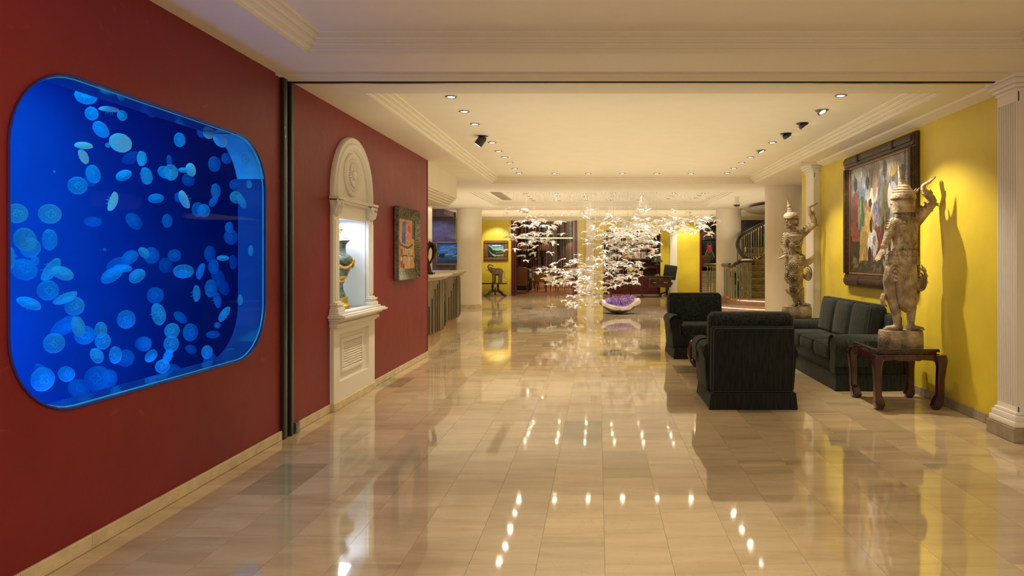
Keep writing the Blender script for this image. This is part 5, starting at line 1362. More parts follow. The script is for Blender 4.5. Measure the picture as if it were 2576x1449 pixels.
# bay with the hanging birds: dense rows of tiny spots
for px, py in ((1322,487),(1329,494),(1336,500),(1342,505),(1400,487),(1405,493),(1407,505),(1471,487),(1473,495),(1475,504),(1545,486),(1540,494),(1538,503),(1619,486),(1615,493),(1606,503),(1695,486),(1688,493),(1681,500),(1770,486),(1759,492),(1750,498)):
    downlight(px, py, r=.04, power=42, grp='ceiling spots over the hanging birds', label='tiny ceiling spot above the flock of hanging white birds', angle=80, col=(1, .96, .90))
for px, py in ((1328,531),(1365,526),(1790,541),(1478,536)):
    downlight(px, py, Z=ZT, r=.05, power=110, angle=130, grp='far bay ceiling spots', label='tiny spot in the farthest ceiling bay, '+{1328: 'leftmost', 1365: 'second from left', 1790: 'rightmost', 1478: 'second from right'}[px])
for px, py in ((1101,530),(1126,535)): downlight(px, py, Z=ZC, r=.05, power=18, grp='reception ceiling spots', label='small ceiling spot over the reception passage, '+('left one' if px < 1110 else 'right one'), Yd=19.9+.3*(px > 1110))
light('picture_lamp', 'SPOT', (-3.9, 24.3, 2.8), 95, WARM, target=(-3.85, YB, 1.75), angle=62, size=.03)
light('picture_lamp', 'SPOT', (X(1732, 24.6), 24.6, 2.8), 70, WARM, target=(X(1732), YB, 1.9), angle=70, size=.03)
light('picture_lamp', 'SPOT', (-5.0, 19.6, 2.6), 30, (.35, .45, 1), target=(-4.8, 20.6, 1.6), angle=90, size=.05)

# ceiling grilles
for nm, lb, (px0, px1), (ya, yb) in (('ceiling_grille', 'long beige air grille in the ceiling left of the hanging birds', (1222, 1250), (15.0, 17.6)), ('ceiling_grille', 'small dark air grille in the ceiling above the yellow wall', (1300, 1316), (20.9, 22.6))):
    x0 = (px0-VX)/F*ya; x1 = (px1-VX)/F*ya
    g = thing(nm, lb, 'air vent', ((x0+x1)/2, (ya+yb)/2, ZT))
    W_, D_ = (x1-x0)/2, (yb-ya)/2; gm = mat('grille_paint', (.38, .32, .22), .6)
    obj('frame', MB().box(-W_, W_, -D_, -D_+.02, -.012, 0).box(-W_, W_, D_-.02, D_, -.012, 0).box(-W_, -W_+.02, -D_, D_, -.012, 0).box(W_-.02, W_, -D_, D_, -.012, 0), gm, g, smooth=False)
    sl_ = MB()
    for k in range(14): x = -W_+.02+(2*W_-.04)*k/13; sl_.box(x-.006, x+.002, -D_+.02, D_-.02, -.010, -.001)
    o = obj('slats', sl_, gm, g, smooth=False); o['kind'] = 'stuff'

# ================================================================ FLOCK OF HANGING WHITE BIRDS
def bird_mesh(seed):
    r = random.Random(seed); m_ = MB()
    # body: spindle along x, head +x
    m_.tube([(.115, 0, -.012), (.09, 0, .0), (.055, 0, .008), (0, 0, .008), (-.06, 0, .0), (-.10, 0, -.006)], [.002, .010, .016, .017, .010, .004], 6)
    # tail fan, forked
    m_.prism([(-.09, -.006), (-.165, -.045), (-.145, -.012), (-.165, .030), (-.13, .022), (-.09, .006)], -.008, -.003, 'z')
    d = r.uniform(.5, 1.1); rows = []
    for s in (-1, 1):
        pts_f, pts_b = [], []
        for k in range(6):
            t = k/5; y = s*(.012+.135*t*math.cos(d*t*.75)); z = .012+.040*t-.115*d*t*t
            xf = .036-.008*t-.050*t*t; xb = -.024-.012*math.sin(k*2.2+seed)-.035*t*t+(.012 if k == 5 else 0)
            if k == 5: xb = xf-.004
            pts_f.append((xf, y, z)); pts_b.append((xb, y, z-.006))
        n = 6; up = [(x, y, z+.003) for x, y, z in pts_f+pts_b]; dn = [(x, y, z-.003) for x, y, z in pts_f+pts_b]
        for L2 in (up, dn): m_.add(L2, [(i, i+1, n+i+1, n+i) for i in range(n-1)])
        for A, B in ((0, n), (n, 2*n)): m_.add(up[A:B]+dn[A:B], [(i, i+1, n+i+1, n+i) for i in range(n-1)])
        # feather tips
        for k in (2, 3, 4):
            x, y, z = pts_b[k]; m_.add([(x+.012, y-s*.012, z), (x-.026, y+s*.008, z-.008), (x+.012, y+s*.012, z-.002), (x+.012, y, z+.005)], [(0,1,3), (3,1,2), (0,2,1), (0,3,2)])
    return m_.mesh('hanging_bird', True, 40)
M['bird'] = mat('white_porcelain', (.90, .87, .82), .4, spec=.5)
BM = [bird_mesh(s) for s in range(6)]
for b_ in BM: b_.materials.append(M['bird'])
rb = random.Random(21); spots_ = []
REG = [(1572,590,92,42,140), (1620,575,70,30,50), (1540,640,95,46,60), (1345,575,80,42,55), (1325,625,70,38,18), (1440,690,88,34,82), (1480,672,65,58,50), (1480,735,45,40,55), (1430,768,45,16,12),
       (1700,565,95,25,78), (1770,548,50,26,22), (1500,530,260,18,28), (1570,690,55,35,38), (1790,585,45,20,8), (1610,625,50,35,22)]
for cx_, cy_, rx_, ry_, n_ in REG:
    for _ in range(n_):
        while True:
            u, v = rb.gauss(0, .52), rb.gauss(0, .52)
            if u*u+v*v < 1.25: break
        spots_.append((cx_+u*rx_, cy_+v*ry_, rb.uniform(14.75, 18.0)))
ok = []
for px, py, Y in sorted(spots_, key=lambda s: s[2]):
    p = P(px, py, Y)
    if p.z > 2.62: p.z = 2.62-rb.random()*.1
    if p.z < .16: p.z = .16+.1*rb.random()
    if p.z < .62 and (Vector((p.x, p.y))-Vector((X(1557, 17.15), 17.15))).length < .75: continue
    if -2.6 < p.x < 2.75 and all((p-q).length > .085 for q in ok): ok.append(p)
wires = MB(); restb = MB()
for k, p in enumerate(ok):
    rz = rb.choice((rb.gauss(PI, .5), rb.gauss(0, .5), rb.uniform(0, 6.28))); s = rb.uniform(.76, 1.0); rx, ry = rb.gauss(0, .22), rb.gauss(0, .25)
    if k < 300:
        o = bpy.data.objects.new('hanging_bird', BM[k % 6]); C.objects.link(o); o.location = p; o.rotation_euler = (rx, ry, rz); o.scale = (s, s, s)
        tag(o, 'small white bird hanging on a fine wire in the flock above the geode', 'hanging bird', 'white birds of the hanging flock')
    else:
        me_ = BM[k % 6]; from_ = Matrix.LocRotScale(p, Quaternion((0,0,1), rz) @ Quaternion((0,1,0), ry) @ Quaternion((1,0,0), rx), Vector((s, s, s)))
        restb.add([from_ @ v.co for v in me_.vertices], [tuple(f.vertices) for f in me_.polygons])
    wires.tube([p+Vector((0, 0, .012)), (p.x, p.y, ZT)], .0008, 3, cap=False)
    wires.tube([(p.x, p.y, ZT-.03), (p.x, p.y, ZT)], .005, 4)
if restb.v:
    o = obj('hanging_birds', restb, M['bird']); o['kind'] = 'stuff'; tag(o, 'remaining white birds farther back in the hanging flock', 'hanging birds')
o = obj('hanging_wires', wires, mat('steel_wire', (.75, .72, .66), .3)); o['kind'] = 'stuff'; tag(o, 'fine vertical wires holding the flock of white birds', 'wires')

# ================================================================ AMETHYST GEODE
GX, GY = X(1557, 17.15), 17.15
ge = thing('amethyst_geode', 'boat shaped amethyst geode with purple crystals and a white rim on the floor', 'geode', (GX, GY, 0))
M['agate'] = mat('agate_rim', (.62, .50, .42), .35, col2=(.88, .82, .76), vscale=5, bump=.3, bscale=20)
M['rockskin'] = mat('geode_skin', (.07, .05, .035), .7, col2=(.30, .22, .15), vscale=7, bump=.8, bscale=18)
m_ = MB(); ns = 40; rim_o, rim_i = [], []; rg = random.Random(2)
def ro_(a): return 1+.10*math.sin(3*a+.6)+.05*math.sin(5*a+2)
def rimz(a): return .27+.035*math.sin(a*2+.9)+.07*max(0, math.cos(a-.5))**3+.05*max(0, -math.cos(a))**2-.07*max(0, -math.sin(a+.2))-.05*max(0, math.sin(a))
ringsv = []
for (f, zf) in ((.0, 0), (.18, 0.0), (.42, .10), (.68, .34), (.86, .62), (.97, .86), (1.0, 1.0)):
    ringsv.append([(.50*f*ro_(2*PI*k/ns)*math.cos(2*PI*k/ns)-.04*(1-f), .33*f*ro_(2*PI*k/ns)*math.sin(2*PI*k/ns), rimz(2*PI*k/ns)*zf+.008*rg.random()*(zf > 0)+.002) for k in range(ns)])
for A, B in zip(ringsv, ringsv[1:]): m_.add(A+B, [(k, (k+1) % ns, ns+(k+1) % ns, ns+k) for k in range(ns)])
obj('shell', m_, M['rockskin'], ge)
m2 = MB(); r1 = ringsv[-1]
def wd(a): return .13+.05*math.sin(2*a+1)+.06*max(0, -math.sin(a))
r2 = [(x*(1-.04), y*(1-.04), z+.028) for x, y, z in r1]; r3 = [(x*(1-wd(2*PI*k/ns)), y*(1-wd(2*PI*k/ns)), z+.010) for k, (x, y, z) in enumerate(r1)]; r4 = [(x*.6, y*.6, z-.05) for x, y, z in r1]
r0 = [(x*1.012, y*1.012, z-.05-.035*rg.random()) for x, y, z in r1]
for A, B in ((r0, r1), (r1, r2), (r2, r3), (r3, r4)): m2.add(list(A)+list(B), [(k, (k+1) % ns, ns+(k+1) % ns, ns+k) for k in range(ns)])
obj('rim', m2, M['agate'], ge)
m3 = MB(); m3.add([(x*1.25, y*1.25, z+.02) for x, y, z in r4]+[(0.03, 0, .38)], [(k, (k+1) % ns, ns) for k in range(ns)])
for _ in range(520):
    a = rg.uniform(0, 2*PI); f = rg.random()**.5*.80; k = int(a/2/PI*ns) % ns
    x, y = r1[k][0]*f, r1[k][1]*f; z = r1[k][2]*.40+.285-.09*f*f+.05*math.cos(a-.4)*f
    h = rg.uniform(.02, .055); tl_ = Vector((rg.gauss(0, .35), rg.gauss(0, .35), 1)).normalized()
    b0 = Vector((x, y, z)); m3.tube([b0-tl_*.02, b0+tl_*h*.6, b0+tl_*h], [.014, .013, .001], 5, cap=False)
o = obj('crystals', m3, mat('amethyst', (.22, .07, .40), .12, col2=(.62, .42, .75), vscale=18, coat=.6), ge, smooth=False); o['kind'] = 'stuff'

# ================================================================ ELEPHANT ON ITS TABLE
EX, EY = X(1246, 25.0), 25.0; TH = .50
t = thing('console_table', 'dark mahogany console table on two turned columns and splayed feet against the yellow wall', 'table', (EX, EY, 0))
obj('tabletop', MB().rbox(-.60, .42, -.28, .28, TH-.05, TH, .012, 2), M['mahogany'], t)
for s in (-1, 1): obj('turned_column', MB().lathe([(.05, .20), (.055, .24), (.03, .27), (.045, .32), (.05, .36), (.03, .40), (.05, .44), (.05, .45)], (s*.10, 0, 0), 14), M['mahogany'], t)
obj('plinth', MB().rbox(-.15, .15, -.06, .06, .16, .21, .01, 2).lathe([(.001, .02), (.03, .05), (.02, .09), (.045, .13), (.03, .17), (.02, .30), (.001, .36)], seg=12), M['mahogany'], t)
for s in (-1, 1):
    for q in (-1, 1):
        obj('leg', MB().tube([(s*.12, q*.04, .19), (s*.20, q*.08, .15), (s*.27, q*.12, .07), (s*.36, q*.16, .03), (s*.40, q*.17, .03)], [.045, .045, .035, .028, .02], 8), M['mahogany'], t)
M['ele'] = mat('elephant_bronze', (.12, .09, .07), .5, col2=(.30, .23, .17), vscale=9, bump=.6, bscale=30, detail=8)
e = thing('elephant_sculpture', 'grey brown elephant sculpture with raised trunk on the dark console table', 'sculpture', (EX, EY, TH+.002))
b = MB()
b.tube([(.27, 0, .36), (.22, 0, .39), (.10, 0, .40), (-.02, 0, .405), (-.10, 0, .42)], [(.06, .08), (.13, .13), (.145, .15), (.13, .13), (.10, .10)], 14, ref=(0, 1, 0))
b.tube([(-.06, 0, .42), (-.14, 0, .46), (-.20, 0, .49)], [(.12, .11), (.10, .09), (.065, .07)], 14, ref=(0, 1, 0))
b.ball((-.16, 0, .49), (.085, .075, .09), 12, 8)
b.tube([(-.20, 0, .49), (-.25, 0, .54), (-.265, 0, .60), (-.22, 0, .66), (-.16, 0, .665), (-.11, 0, .62), (-.075, 0, .60), (-.07, 0, .625)], [.055, .042, .035, .030, .026, .022, .018, .016], 10)
b.tube([(-.16, 0, .42), (-.13, 0, .37)], [.035, .012], 8)
for x, y, dx in ((.19, .08, .015), (.19, -.08, -.03), (-.05, .08, .02), (-.04, -.08, -.02)):
    b.tube([(x, y, .36), (x+dx*.5, y, .20), (x+dx, y, .08), (x+dx, y, 0)], [.075, .055, .046, .052], 10)
link('body', voxel(b, .011, 'body', 3), M['ele'], e)
for s in (-1, 1):
    obj('ear', MB().tube([(-.10, s*.085, .53), (-.07, s*.11, .47), (-.08, s*.10, .38), (-.10, s*.09, .35)], [(.05, .008), (.075, .012), (.05, .010), (.01, .005)], 8, ref=(0, 1, 0)), M['ele'], e)
    obj('tusk', MB().tube([(-.20, s*.045, .44), (-.28, s*.06, .45), (-.33, s*.06, .49)], [.014, .011, .003], 8), mat('tusk', (.35, .28, .2), .4), e)
obj('tail', MB().tube([(.30, 0, .42), (.335, 0, .34), (.33, 0, .22), (.335, 0, .17)], [.014, .010, .008, .012], 6), M['ele'], e)

# paintings on the far wall
M['ornate'] = mat('ornate_brown_frame', (.10, .045, .02), .45, .2, col2=(.22, .10, .045), vscale=25, bump=.8, bscale=30)
cv = Canvas(60, 50, (30, 80, 110)); cv.grad(.45, 1, (170, 220, 235), (20, 90, 140)); cv.grad(0, .45, (10, 25, 35), (40, 70, 70)); cv.noise(.5, 5); cv.ell(.55, .88, .3, .05, (200, 235, 240), al=.8)
cv.poly([(0,.45),(0,.85),(.15,.80),(.35,.55),(.55,.50),(.8,.5),(1,.42),(1,.3),(.4,.3),(.2,.2),(0,.2)], (30, 45, 35))
for k in range(6): cv.line([(.05+.05*k, .6-.09*k), (.22+.05*k, .30-.05*k), (.5, .16-.02*k), (1, .24-.04*k)], .008, (150, 170, 110) if k % 2 else (210, 215, 190))
cv.line([(.5,.36),(1,.38)], .02, (160, 180, 120)); cv.noise(.3, 10)
framed('landscape_painting', 'small landscape with a glowing blue sky in a carved brown frame above the elephant', 1217, 1278, 605, 656, YB-.01, cv, .13, M['ornate'], .07)

# ================================================================ LOUNGE beyond the first opening
PX0, PX1 = OP[0][0], OP[0][1]
struct('floor_lounge', MB().box(-6, 1.2, YB+.0, 38, 0.0, .004), mat('orange_parquet', (.36, .13, .055), .3, var=.3, vscale=3, stretch=(6, .6, 1)), smooth=False)
struct('wall_lounge', MB().box(-6, 1.2, 37.5, 37.7, 0, 3.7), mat('lounge_curtain_wall', (.24, .13, .095), .7, var=.35, vscale=9, stretch=(1, 1, .05)))
struct('wall_lounge', MB().box(-6.2, -6, YB+.2, 37.6, 0, 3.7).box(1.2, 1.3, YB+1.7, 37.6, 0, 3.7).box(0, 1.3, YB+1.62, YB+1.7, 0, 3.7).box(-.02, .08, YB+.2, YB+1.7, 0, 3.7).box(-6.2, 1.3, YB+.1, YB+.2, 3.15, 3.7), M['maroon'])
pelm = thing('pelmet', 'brown wooden pelmet band across the lounge above the curtains', 'pelmet', (-2.4, 36.6, 2.42))
obj('board', MB().rbox(-3.55, 3.55, -.04, .04, .12, 1.17, .01, 1), mat('pelmet_wood', (.34, .19, .13), .5, var=.3, vscale=6), pelm)
obj('glow_strip', MB().rbox(-3.4, 3.4, -.05, .0, .04, .12, .01, 1), mat('pelmet_light', (.8, .9, .6), .4, emit=(.75, .75, .42), es=.8), pelm)
for k in range(14):
    x = -5.7+.48*k; pts = [(x+.15*i/8, .035*math.sin(PI*i/4)) for i in range(9)]
    m_ = MB(); m_.bridge([(a, 37.3+b_, .9) for a, b_ in [(x+.46*i/16, .05*math.sin(2*PI*i/4)) for i in range(17)]], [(a, 37.3+b_, 2.52) for a, b_ in [(x+.46*i/16, .05*math.sin(2*PI*i/4)) for i in range(17)]])
    o = obj('curtain', m_, mat('brown_curtain', (.20, .11, .085), .8) if k == 0 else bpy.data.materials['brown_curtain'])
    tag(o, 'brown pleated curtain panel on the back wall of the lounge', 'curtain', 'lounge curtain panels')
st = struct('floor_stage', MB().rbox(-6, 1.2, 34.2, 37.2, 0, .86, .01, 1), mat('stage_front', (.50, .36, .20), .5))
# grand piano and stool on the stage
pi = thing('grand_piano', 'black grand piano on the lounge stage', 'piano', (X(1338, 35.5), 35.5, .86))
blk = mat('piano_black', (.010, .010, .012), .12, coat=1)
outl = [(-.75, -.5), (.75, -.5), (.75, .1), (.55, .3), (.35, .45), (.1, .9), (-.2, 1.0), (-.6, .9), (-.75, .6)]
obj('case', MB().prism(outl, .62, .95, 'z'), blk, pi, smooth=False)
Ml = Matrix.Translation((-.75, 0, .96)) @ Matrix.Rotation(R_(-32), 4, 'Y'); q_ = MB().prism([(a+.75, b_) for a, b_ in outl], 0, .02, 'z'); obj('lid', MB().add([Ml @ Vector(v) for v in q_.v], q_.f), blk, pi, smooth=False)
for x, y in ((-.6, -.4), (.6, -.4), (-.2, .7)): obj('leg', MB().lathe([(.04, 0), (.05, .05), (.06, .4), (.07, .62)], (x, y, 0), 8), blk, pi)
ps = thing('piano_stool', 'black piano stool before the grand piano', 'stool', (X(1340, 34.7), 34.7, .862))
obj('seat', MB().rbox(-.28, .28, -.18, .18, .44, .52, .02, 2), blk, ps)
for x in (-.24, .24):
    for y in (-.14, .14): obj('leg', MB().box(x-.025, x+.025, y-.025, y+.025, 0, .44), blk, ps, smooth=False)
def lounge_chair(name, label, loc, rz, cloth, wood, kind):
    c = thing(name, label, 'chair', loc, rz)
    if kind == 'round':
        obj('seat', MB().lathe([(.0001, .40), (.26, .40), (.28, .43), (.27, .48), (.0001, .50)], seg=20), cloth, c)
        pr = MB(); n = 14; A = []; B = []; A2 = []; B2 = []
        for i in range(n+1):
            a = PI*.08+PI*.84*i/n; h = .62+.26*math.sin(PI*i/n)**2.2
            A.append((.30*math.cos(a), .26*math.sin(a), .44)); B.append((.33*math.cos(a), .30*math.sin(a), h)); A2.append((.26*math.cos(a), .22*math.sin(a), .44)); B2.append((.28*math.cos(a), .25*math.sin(a), h))
        for U, V in ((A, B), (B, B2), (B2, A2)): pr.bridge(U, V)
        obj('backrest', pr, cloth, c); obj('back_rail', MB().tube(B, .016, 6), wood, c)
        for x, y, dy in ((-.2, -.2, -.03), (.2, -.2, -.03), (-.17, .2, .06), (.17, .2, .06)): obj('leg', MB().tube([(x, y, .42), (x*1.15, y*1.05, .25), (x*1.1, y+dy, 0)], [.028, .02, .014], 7), wood, c)
    elif kind == 'tall':
        obj('seat', MB().rbox(-.30, .30, -.32, .22, .34, .46, .03, 3), cloth, c)
        Mb = Matrix.Translation((0, .22, .30)) @ Matrix.Rotation(R_(-10), 4, 'X'); obj('backrest', MB().rbox(-.30, .30, -.05, .05, 0, .72, .03, 3, M=Mb), cloth, c)
        obj('back_rail', MB().tube([Mb @ Vector(p) for p in ((-.30, .03, 0), (-.32, .03, .70), (-.2, .03, .74), (.2, .03, .74), (.32, .03, .70), (.30, .03, 0))], .016, 6), wood, c)
        for x, y in ((-.26, -.28), (.26, -.28), (-.25, .24), (.25, .24)): obj('leg', MB().tube([(x, y, .36), (x*1.05, y*1.1, .18), (x*1.02, y*1.2, 0)], [.028, .02, .015], 7), wood, c)
    else:
        obj('seat', MB().rbox(-.34, .34, -.36, .30, .05, .42, .05, 3), cloth, c); obj('backrest', MB().rbox(-.36, .36, .18, .38, .05, .95, .07, 4), cloth, c)
        for s in (-1, 1): obj('arm', MB().rbox(min(s*.28, s*.42), max(s*.28, s*.42), -.36, .34, .05, .60, .06, 4), cloth, c)
    return c
wd_ = mat('chair_wood', (.13, .05, .025), .35)
lounge_chair('side_chair', 'brown upholstered chair with its back to us beside the maroon door post', (X(1312, 27.5), 27.3, .004), PI, mat('rust_cloth', (.20, .09, .05), .8), wd_, 'tall')
lounge_chair('lounge_armchair', 'dark green armchair with its back to us in the lounge opening', (X(1313, 28.6), 28.5, .004), PI, mat('moss_cloth', (.045, .055, .035), .85), wd_, 'arm')
ycl = mat('mustard_cloth', (.42, .27, .045), .75, var=.2, vscale=12)
lounge_chair('tub_chair', 'mustard upholstered round-backed chair with its back to us in the lounge', (X(1361, 28.4), 28.4, .004), PI+.2, ycl, wd_, 'round')
lounge_chair('tub_chair', 'mustard round-backed chair partly hidden by the green armchair, left of its twin', (X(1341, 29.6), 29.6, .004), -1.3, ycl, wd_, 'round')
lounge_chair('side_chair', 'grey upholstered chair facing the lounge table', (X(1356, 31.2), 31.4, .004), PI, mat('grey_cloth', (.17, .17, .13), .8), wd_, 'tall')
lounge_chair('tub_chair', 'mustard chair behind the tail of the hanging birds', (X(1402, 28.9), 28.9, .004), PI-.5, ycl, wd_, 'round')
lt = thing('lounge_table', 'long polished brown table in the lounge', 'table', (X(1372, 31.6), 32.4, .004))
obj('tabletop', MB().rbox(-1.3, 1.3, -.4, .4, .72, .77, .015, 2), M['mahogany'], lt)
for x in (-1.2, 1.2):
    for y in (-.32, .32): obj('leg', MB().tube([(x, y, .72), (x, y, 0)], [.035, .025], 8), M['mahogany'], lt)
tg = thing('pink_runner', 'pink folded cloth on the lounge table', 'cloth', (X(1366, 32.3), 32.3, .776)); obj('cloth', MB().rbox(-.36, .36, -.16, .16, 0, .05, .02, 3), mat('pink_cloth', (.50, .10, .16), .8), tg)
for x in (-4.3, -2.6, -.9):
    for y in (28.5, 31.5, 34.0): light('lounge_lamp', 'SPOT', (x, y, 3.5), 70, (1, .76, .52), target=(x, y, 0), angle=130, size=.05)
for x in (-4.2, -2.9, -1.5): light('lounge_spot', 'SPOT', (x, 36.95, 2.50), 22, (1, .62, .40), target=(x, 37.3, 1.7), angle=80, size=.03)
struct('ceiling_lounge', MB().box(-6.2, 1.3, YB+.1, 37.7, 3.6, 3.7), M['cream'], smooth=False)

# ================================================================ DESK NICHE with bookcase
NX0, NX1 = OP[1][0], OP[1][1]; NB = YB+1.5
nw = MB().box(NX0-.1, NX1+.1, NB, NB+.1, 0, 2.6).box(NX0-.1, NX0, YB+.2, NB, 0, 2.6).box(NX1, NX1+.1, YB+.2, NB, 0, 2.6).box(NX0, NX1, YB, NB, 2.35, 2.45)
struct('wall_niche', nw, mat('dark_maroon_panel', (.045, .008, .014), .4), smooth=False)
bk = thing('bookcase', 'dark maroon bookcase filling the niche behind the desk', 'bookcase', ((NX0+NX1)/2, NB-.20, 0)); hw_ = (NX1-NX0)/2-.01
SHZ = [1.75, 1.38, 1.05]
for z in [2.30]+SHZ: obj('shelf', MB().rbox(-hw_, hw_, -.18, .19, z-.045, z, .004, 1), M['maroon'], bk)
for x in (-hw_+.02, 0, hw_-.02): obj('side_panel', MB().rbox(x-.02, x+.02, -.18, .19, .0, 2.30, .004, 1), M['maroon'], bk)
obj('cabinet', MB().rbox(-hw_, hw_, -.30, .19, 0, .72, .006, 1), M['maroon'], bk)
for k in range(4):
    x0 = -hw_+.02+k*(2*hw_-.04)/4; d_ = obj('door', MB().rbox(x0+.01, x0+(2*hw_-.04)/4-.01, -.315, -.30, .05, .68, .004, 1).rbox(x0+.07, x0+(2*hw_-.04)/4-.07, -.322, -.31, .12, .62, .004, 1), M['maroon'], bk)
rp = random.Random(4)
framecols = [mat('photo_frame_wood', (.34, .14, .05), .4), mat('photo_frame_silver', (.6, .6, .6), .3, .8), mat('photo_frame_dark', (.05, .03, .02), .4)]
def photo(px, z, w_, h_, fc, bg, lb):
    x = X(px, NB-.28); f = thing('photo_frame', lb, 'picture frame', (x, NB-.28, z+.002), rp.uniform(-.12, .12))
    obj('frame', MB().box(-w_/2, w_/2, -.01, .01, 0, .025).box(-w_/2, w_/2, -.01, .01, h_-.025, h_).box(-w_/2, -w_/2+.025, -.01, .01, .025, h_-.025).box(w_/2-.025, w_/2, -.01, .01, .025, h_-.025).box(-w_/2+.02, w_/2-.02, -.002, .01, .02, h_-.02), fc, f, smooth=False)
    c = Canvas(14, 16, bg); c.ell(.35, .45, .16, .35, tuple(rp.randint(30, 220) for _ in range(3))); c.ell(.68, .45, .16, .35, tuple(rp.randint(30, 220) for _ in range(3))); c.ell(.35, .85, .1, .1, (190, 140, 110)); c.ell(.68, .85, .1, .1, (190, 140, 110))
    link('photograph', c.mesh('photograph', (-w_/2+.025, -.006, .025), (w_-.05, 0, 0), (0, 0, h_-.05)), M['paint'], f)
for px, w_, h_, fi, bg, lb in ((1537, .26, .30, 2, (90, 70, 60), 'dark photo frame at the left end of the middle bookcase shelf'), (1548, .22, .28, 2, (80, 60, 50), 'dark photo frame, second from the left on the middle shelf'),
        (1577, .26, .30, 0, (200, 120, 110), 'wooden photo frame with a reddish picture beside the frame with a green one'), (1589, .24, .32, 0, (150, 170, 130), 'wooden photo frame with a greenish picture on the middle shelf'), (1604, .24, .34, 0, (210, 220, 230), 'upright wooden photo frame with two blue figures'),
        (1613, .16, .26, 1, (190, 200, 215), 'small silver photo frame between two wooden ones'), (1620, .24, .32, 0, (200, 205, 225), 'wooden photo frame with a pale picture right of the small silver one'), (1633, .26, .28, 2, (110, 95, 80), 'dark photo frame near the right end of the middle shelf')):
    photo(px, SHZ[1], w_, h_, framecols[fi], bg, lb)
for px, w_, h_, fi, bg, lb in ((1589, .36, .50, 1, (150, 180, 205), 'largest silver photo frame on the upper shelf'), (1607, .24, .26, 2, (90, 120, 100), 'dark frame with a green picture on the upper shelf'), (1618, .22, .28, 1, (210, 210, 215), 'silver frame with dark figures on the upper shelf'), (1630, .22, .22, 0, (120, 110, 80), 'small wooden frame on the upper shelf'), (1645, .30, .34, 2, (60, 80, 90), 'dark frame at the right end of the upper shelf'), (1562, .34, .34, 1, (190, 200, 200), 'silver frame in the middle of the upper shelf, behind the birds')):
    photo(px, SHZ[0], w_, h_, framecols[fi], bg, lb)
# desk
DY = 24.5; dk = thing('desk', 'dark mahogany writing desk on claw feet before the bookcase', 'desk', (X(1640, DY), DY, 0))
DH = .76
obj('desktop', MB().rbox(-.95, .72, -.35, .35, DH-.05, DH, .012, 2), M['mahogany'], dk); obj('leather_inset', MB().rbox(-.88, .66, -.29, .29, DH, DH+.003, .002, 1), mat('dark_green_leather', (.01, .03, .02), .3), dk)
obj('drawer_case', MB().rbox(-.15, .66, -.32, .32, .36, DH-.05, .01, 2), M['mahogany'], dk)
for k, x in enumerate((-.08, .32)):
    d_ = obj('drawer', MB().rbox(x, x+.30, -.335, -.32, .42, .66, .006, 1), M['mahogany'], dk); obj('handle', MB().tube([(x+.09, -.35, .54), (x+.15, -.36, .53), (x+.21, -.35, .54)], .008, 6), M['brass'], d_)
for x in (-.80, .56):
    obj('pedestal', MB().lathe([(.05, .12), (.04, .2), (.06, .3), (.05, .45), (.07, .70)], (x, 0, 0), 12), M['mahogany'], dk)
    for q in (-1, 1):
        l_ = obj('leg', MB().tube([(x, q*.05, .18), (x+.0, q*.18, .12), (x+.02, q*.30, .05)], [.05, .04, .03], 8), M['mahogany'], dk); obj('claw_foot', MB().ball((x+.02, q*.32, .04), (.035, .05, .035), 8, 6), M['brass'], l_)
dc = thing('desk_chair', 'black leather desk chair behind the right end of the desk', 'chair', (X(1668, 25.25)+.12, 25.27, 0), -.2)
obj('backrest', MB().rbox(-.22, .26, -.04, .06, .62, 1.16, .04, 3, M=Matrix.Rotation(R_(8), 4, 'Y')), mat('black_leather', (.015, .013, .012), .35), dc); obj('seat', MB().rbox(-.25, .25, -.35, .10, .40, .52, .04, 3), bpy.data.materials['black_leather'], dc)
obj('column', MB().lathe([(.03, .1), (.03, .42)], seg=10), M['black'], dc)
for k in range(5): a = 2*PI*k/5; l_ = obj('leg', MB().tube([(0, 0, .13), (.26*math.cos(a), .26*math.sin(a), .08)], [.03, .02], 6), M['black'], dc); obj('caster', MB().ball((.26*math.cos(a), .26*math.sin(a), .032), .032, 8, 6), M['black'], l_)
lm = thing('desk_lamp', 'brass desk lamp with a dark green cone shade on the desk', 'lamp', (X(1653, 24.6), 24.6, DH+.004))
obj('base', MB().lathe([(.0001, 0), (.09, 0), (.09, .02), (.05, .05), (.03, .07)], seg=20), M['brass'], lm); obj('pole', MB().lathe([(.022, .07), (.028, .16), (.018, .20), (.022, .38), (.03, .40)], seg=12), M['black'], lm)
obj('fork', MB().tube([(-.09, 0, .42), (0, 0, .40), (.09, 0, .42)], .007, 6).lathe([(.012, .40), (.012, .54)], seg=8), M['brass'], lm)
obj('lamp_shade', MB().lathe([(.225, .50), (.21, .52), (.12, .66), (.06, .72), (.055, .72), (.115, .655), (.205, .515)], seg=28), mat('green_shade', (.008, .022, .024), .3, coat=.4), lm); obj('finial', MB().lathe([(.012, .72), (.015, .74), (.003, .76)], seg=8), M['brass'], lm)
ck = thing('mantel_clock', 'gilt mantel clock with a white dial on the desk', 'clock', (X(1587, 24.75), 24.75, DH+.004))
obj('case', MB().lathe([(.0001, 0), (.11, 0), (.12, .03), (.07, .06), (.06, .10), (.10, .16), (.11, .24), (.08, .32), (.03, .36), (.0001, .42)], seg=14, sy=.6), M['gilt'], ck)
dl = MB().lathe([(.0001, .012), (.055, .012), (.058, 0)], seg=20, M=Matrix.Translation((0, -.062, .22)) @ Matrix.Rotation(PI/2, 4, 'X')); dl_ = obj('dial', dl, mat('white_enamel', (.8, .8, .75), .3), ck)
obj('hand', MB().box(-.004, .004, -.080, -.077, .22, .262).box(-.004, .030, -.080, -.077, .217, .223), M['black'], dl_, smooth=False)
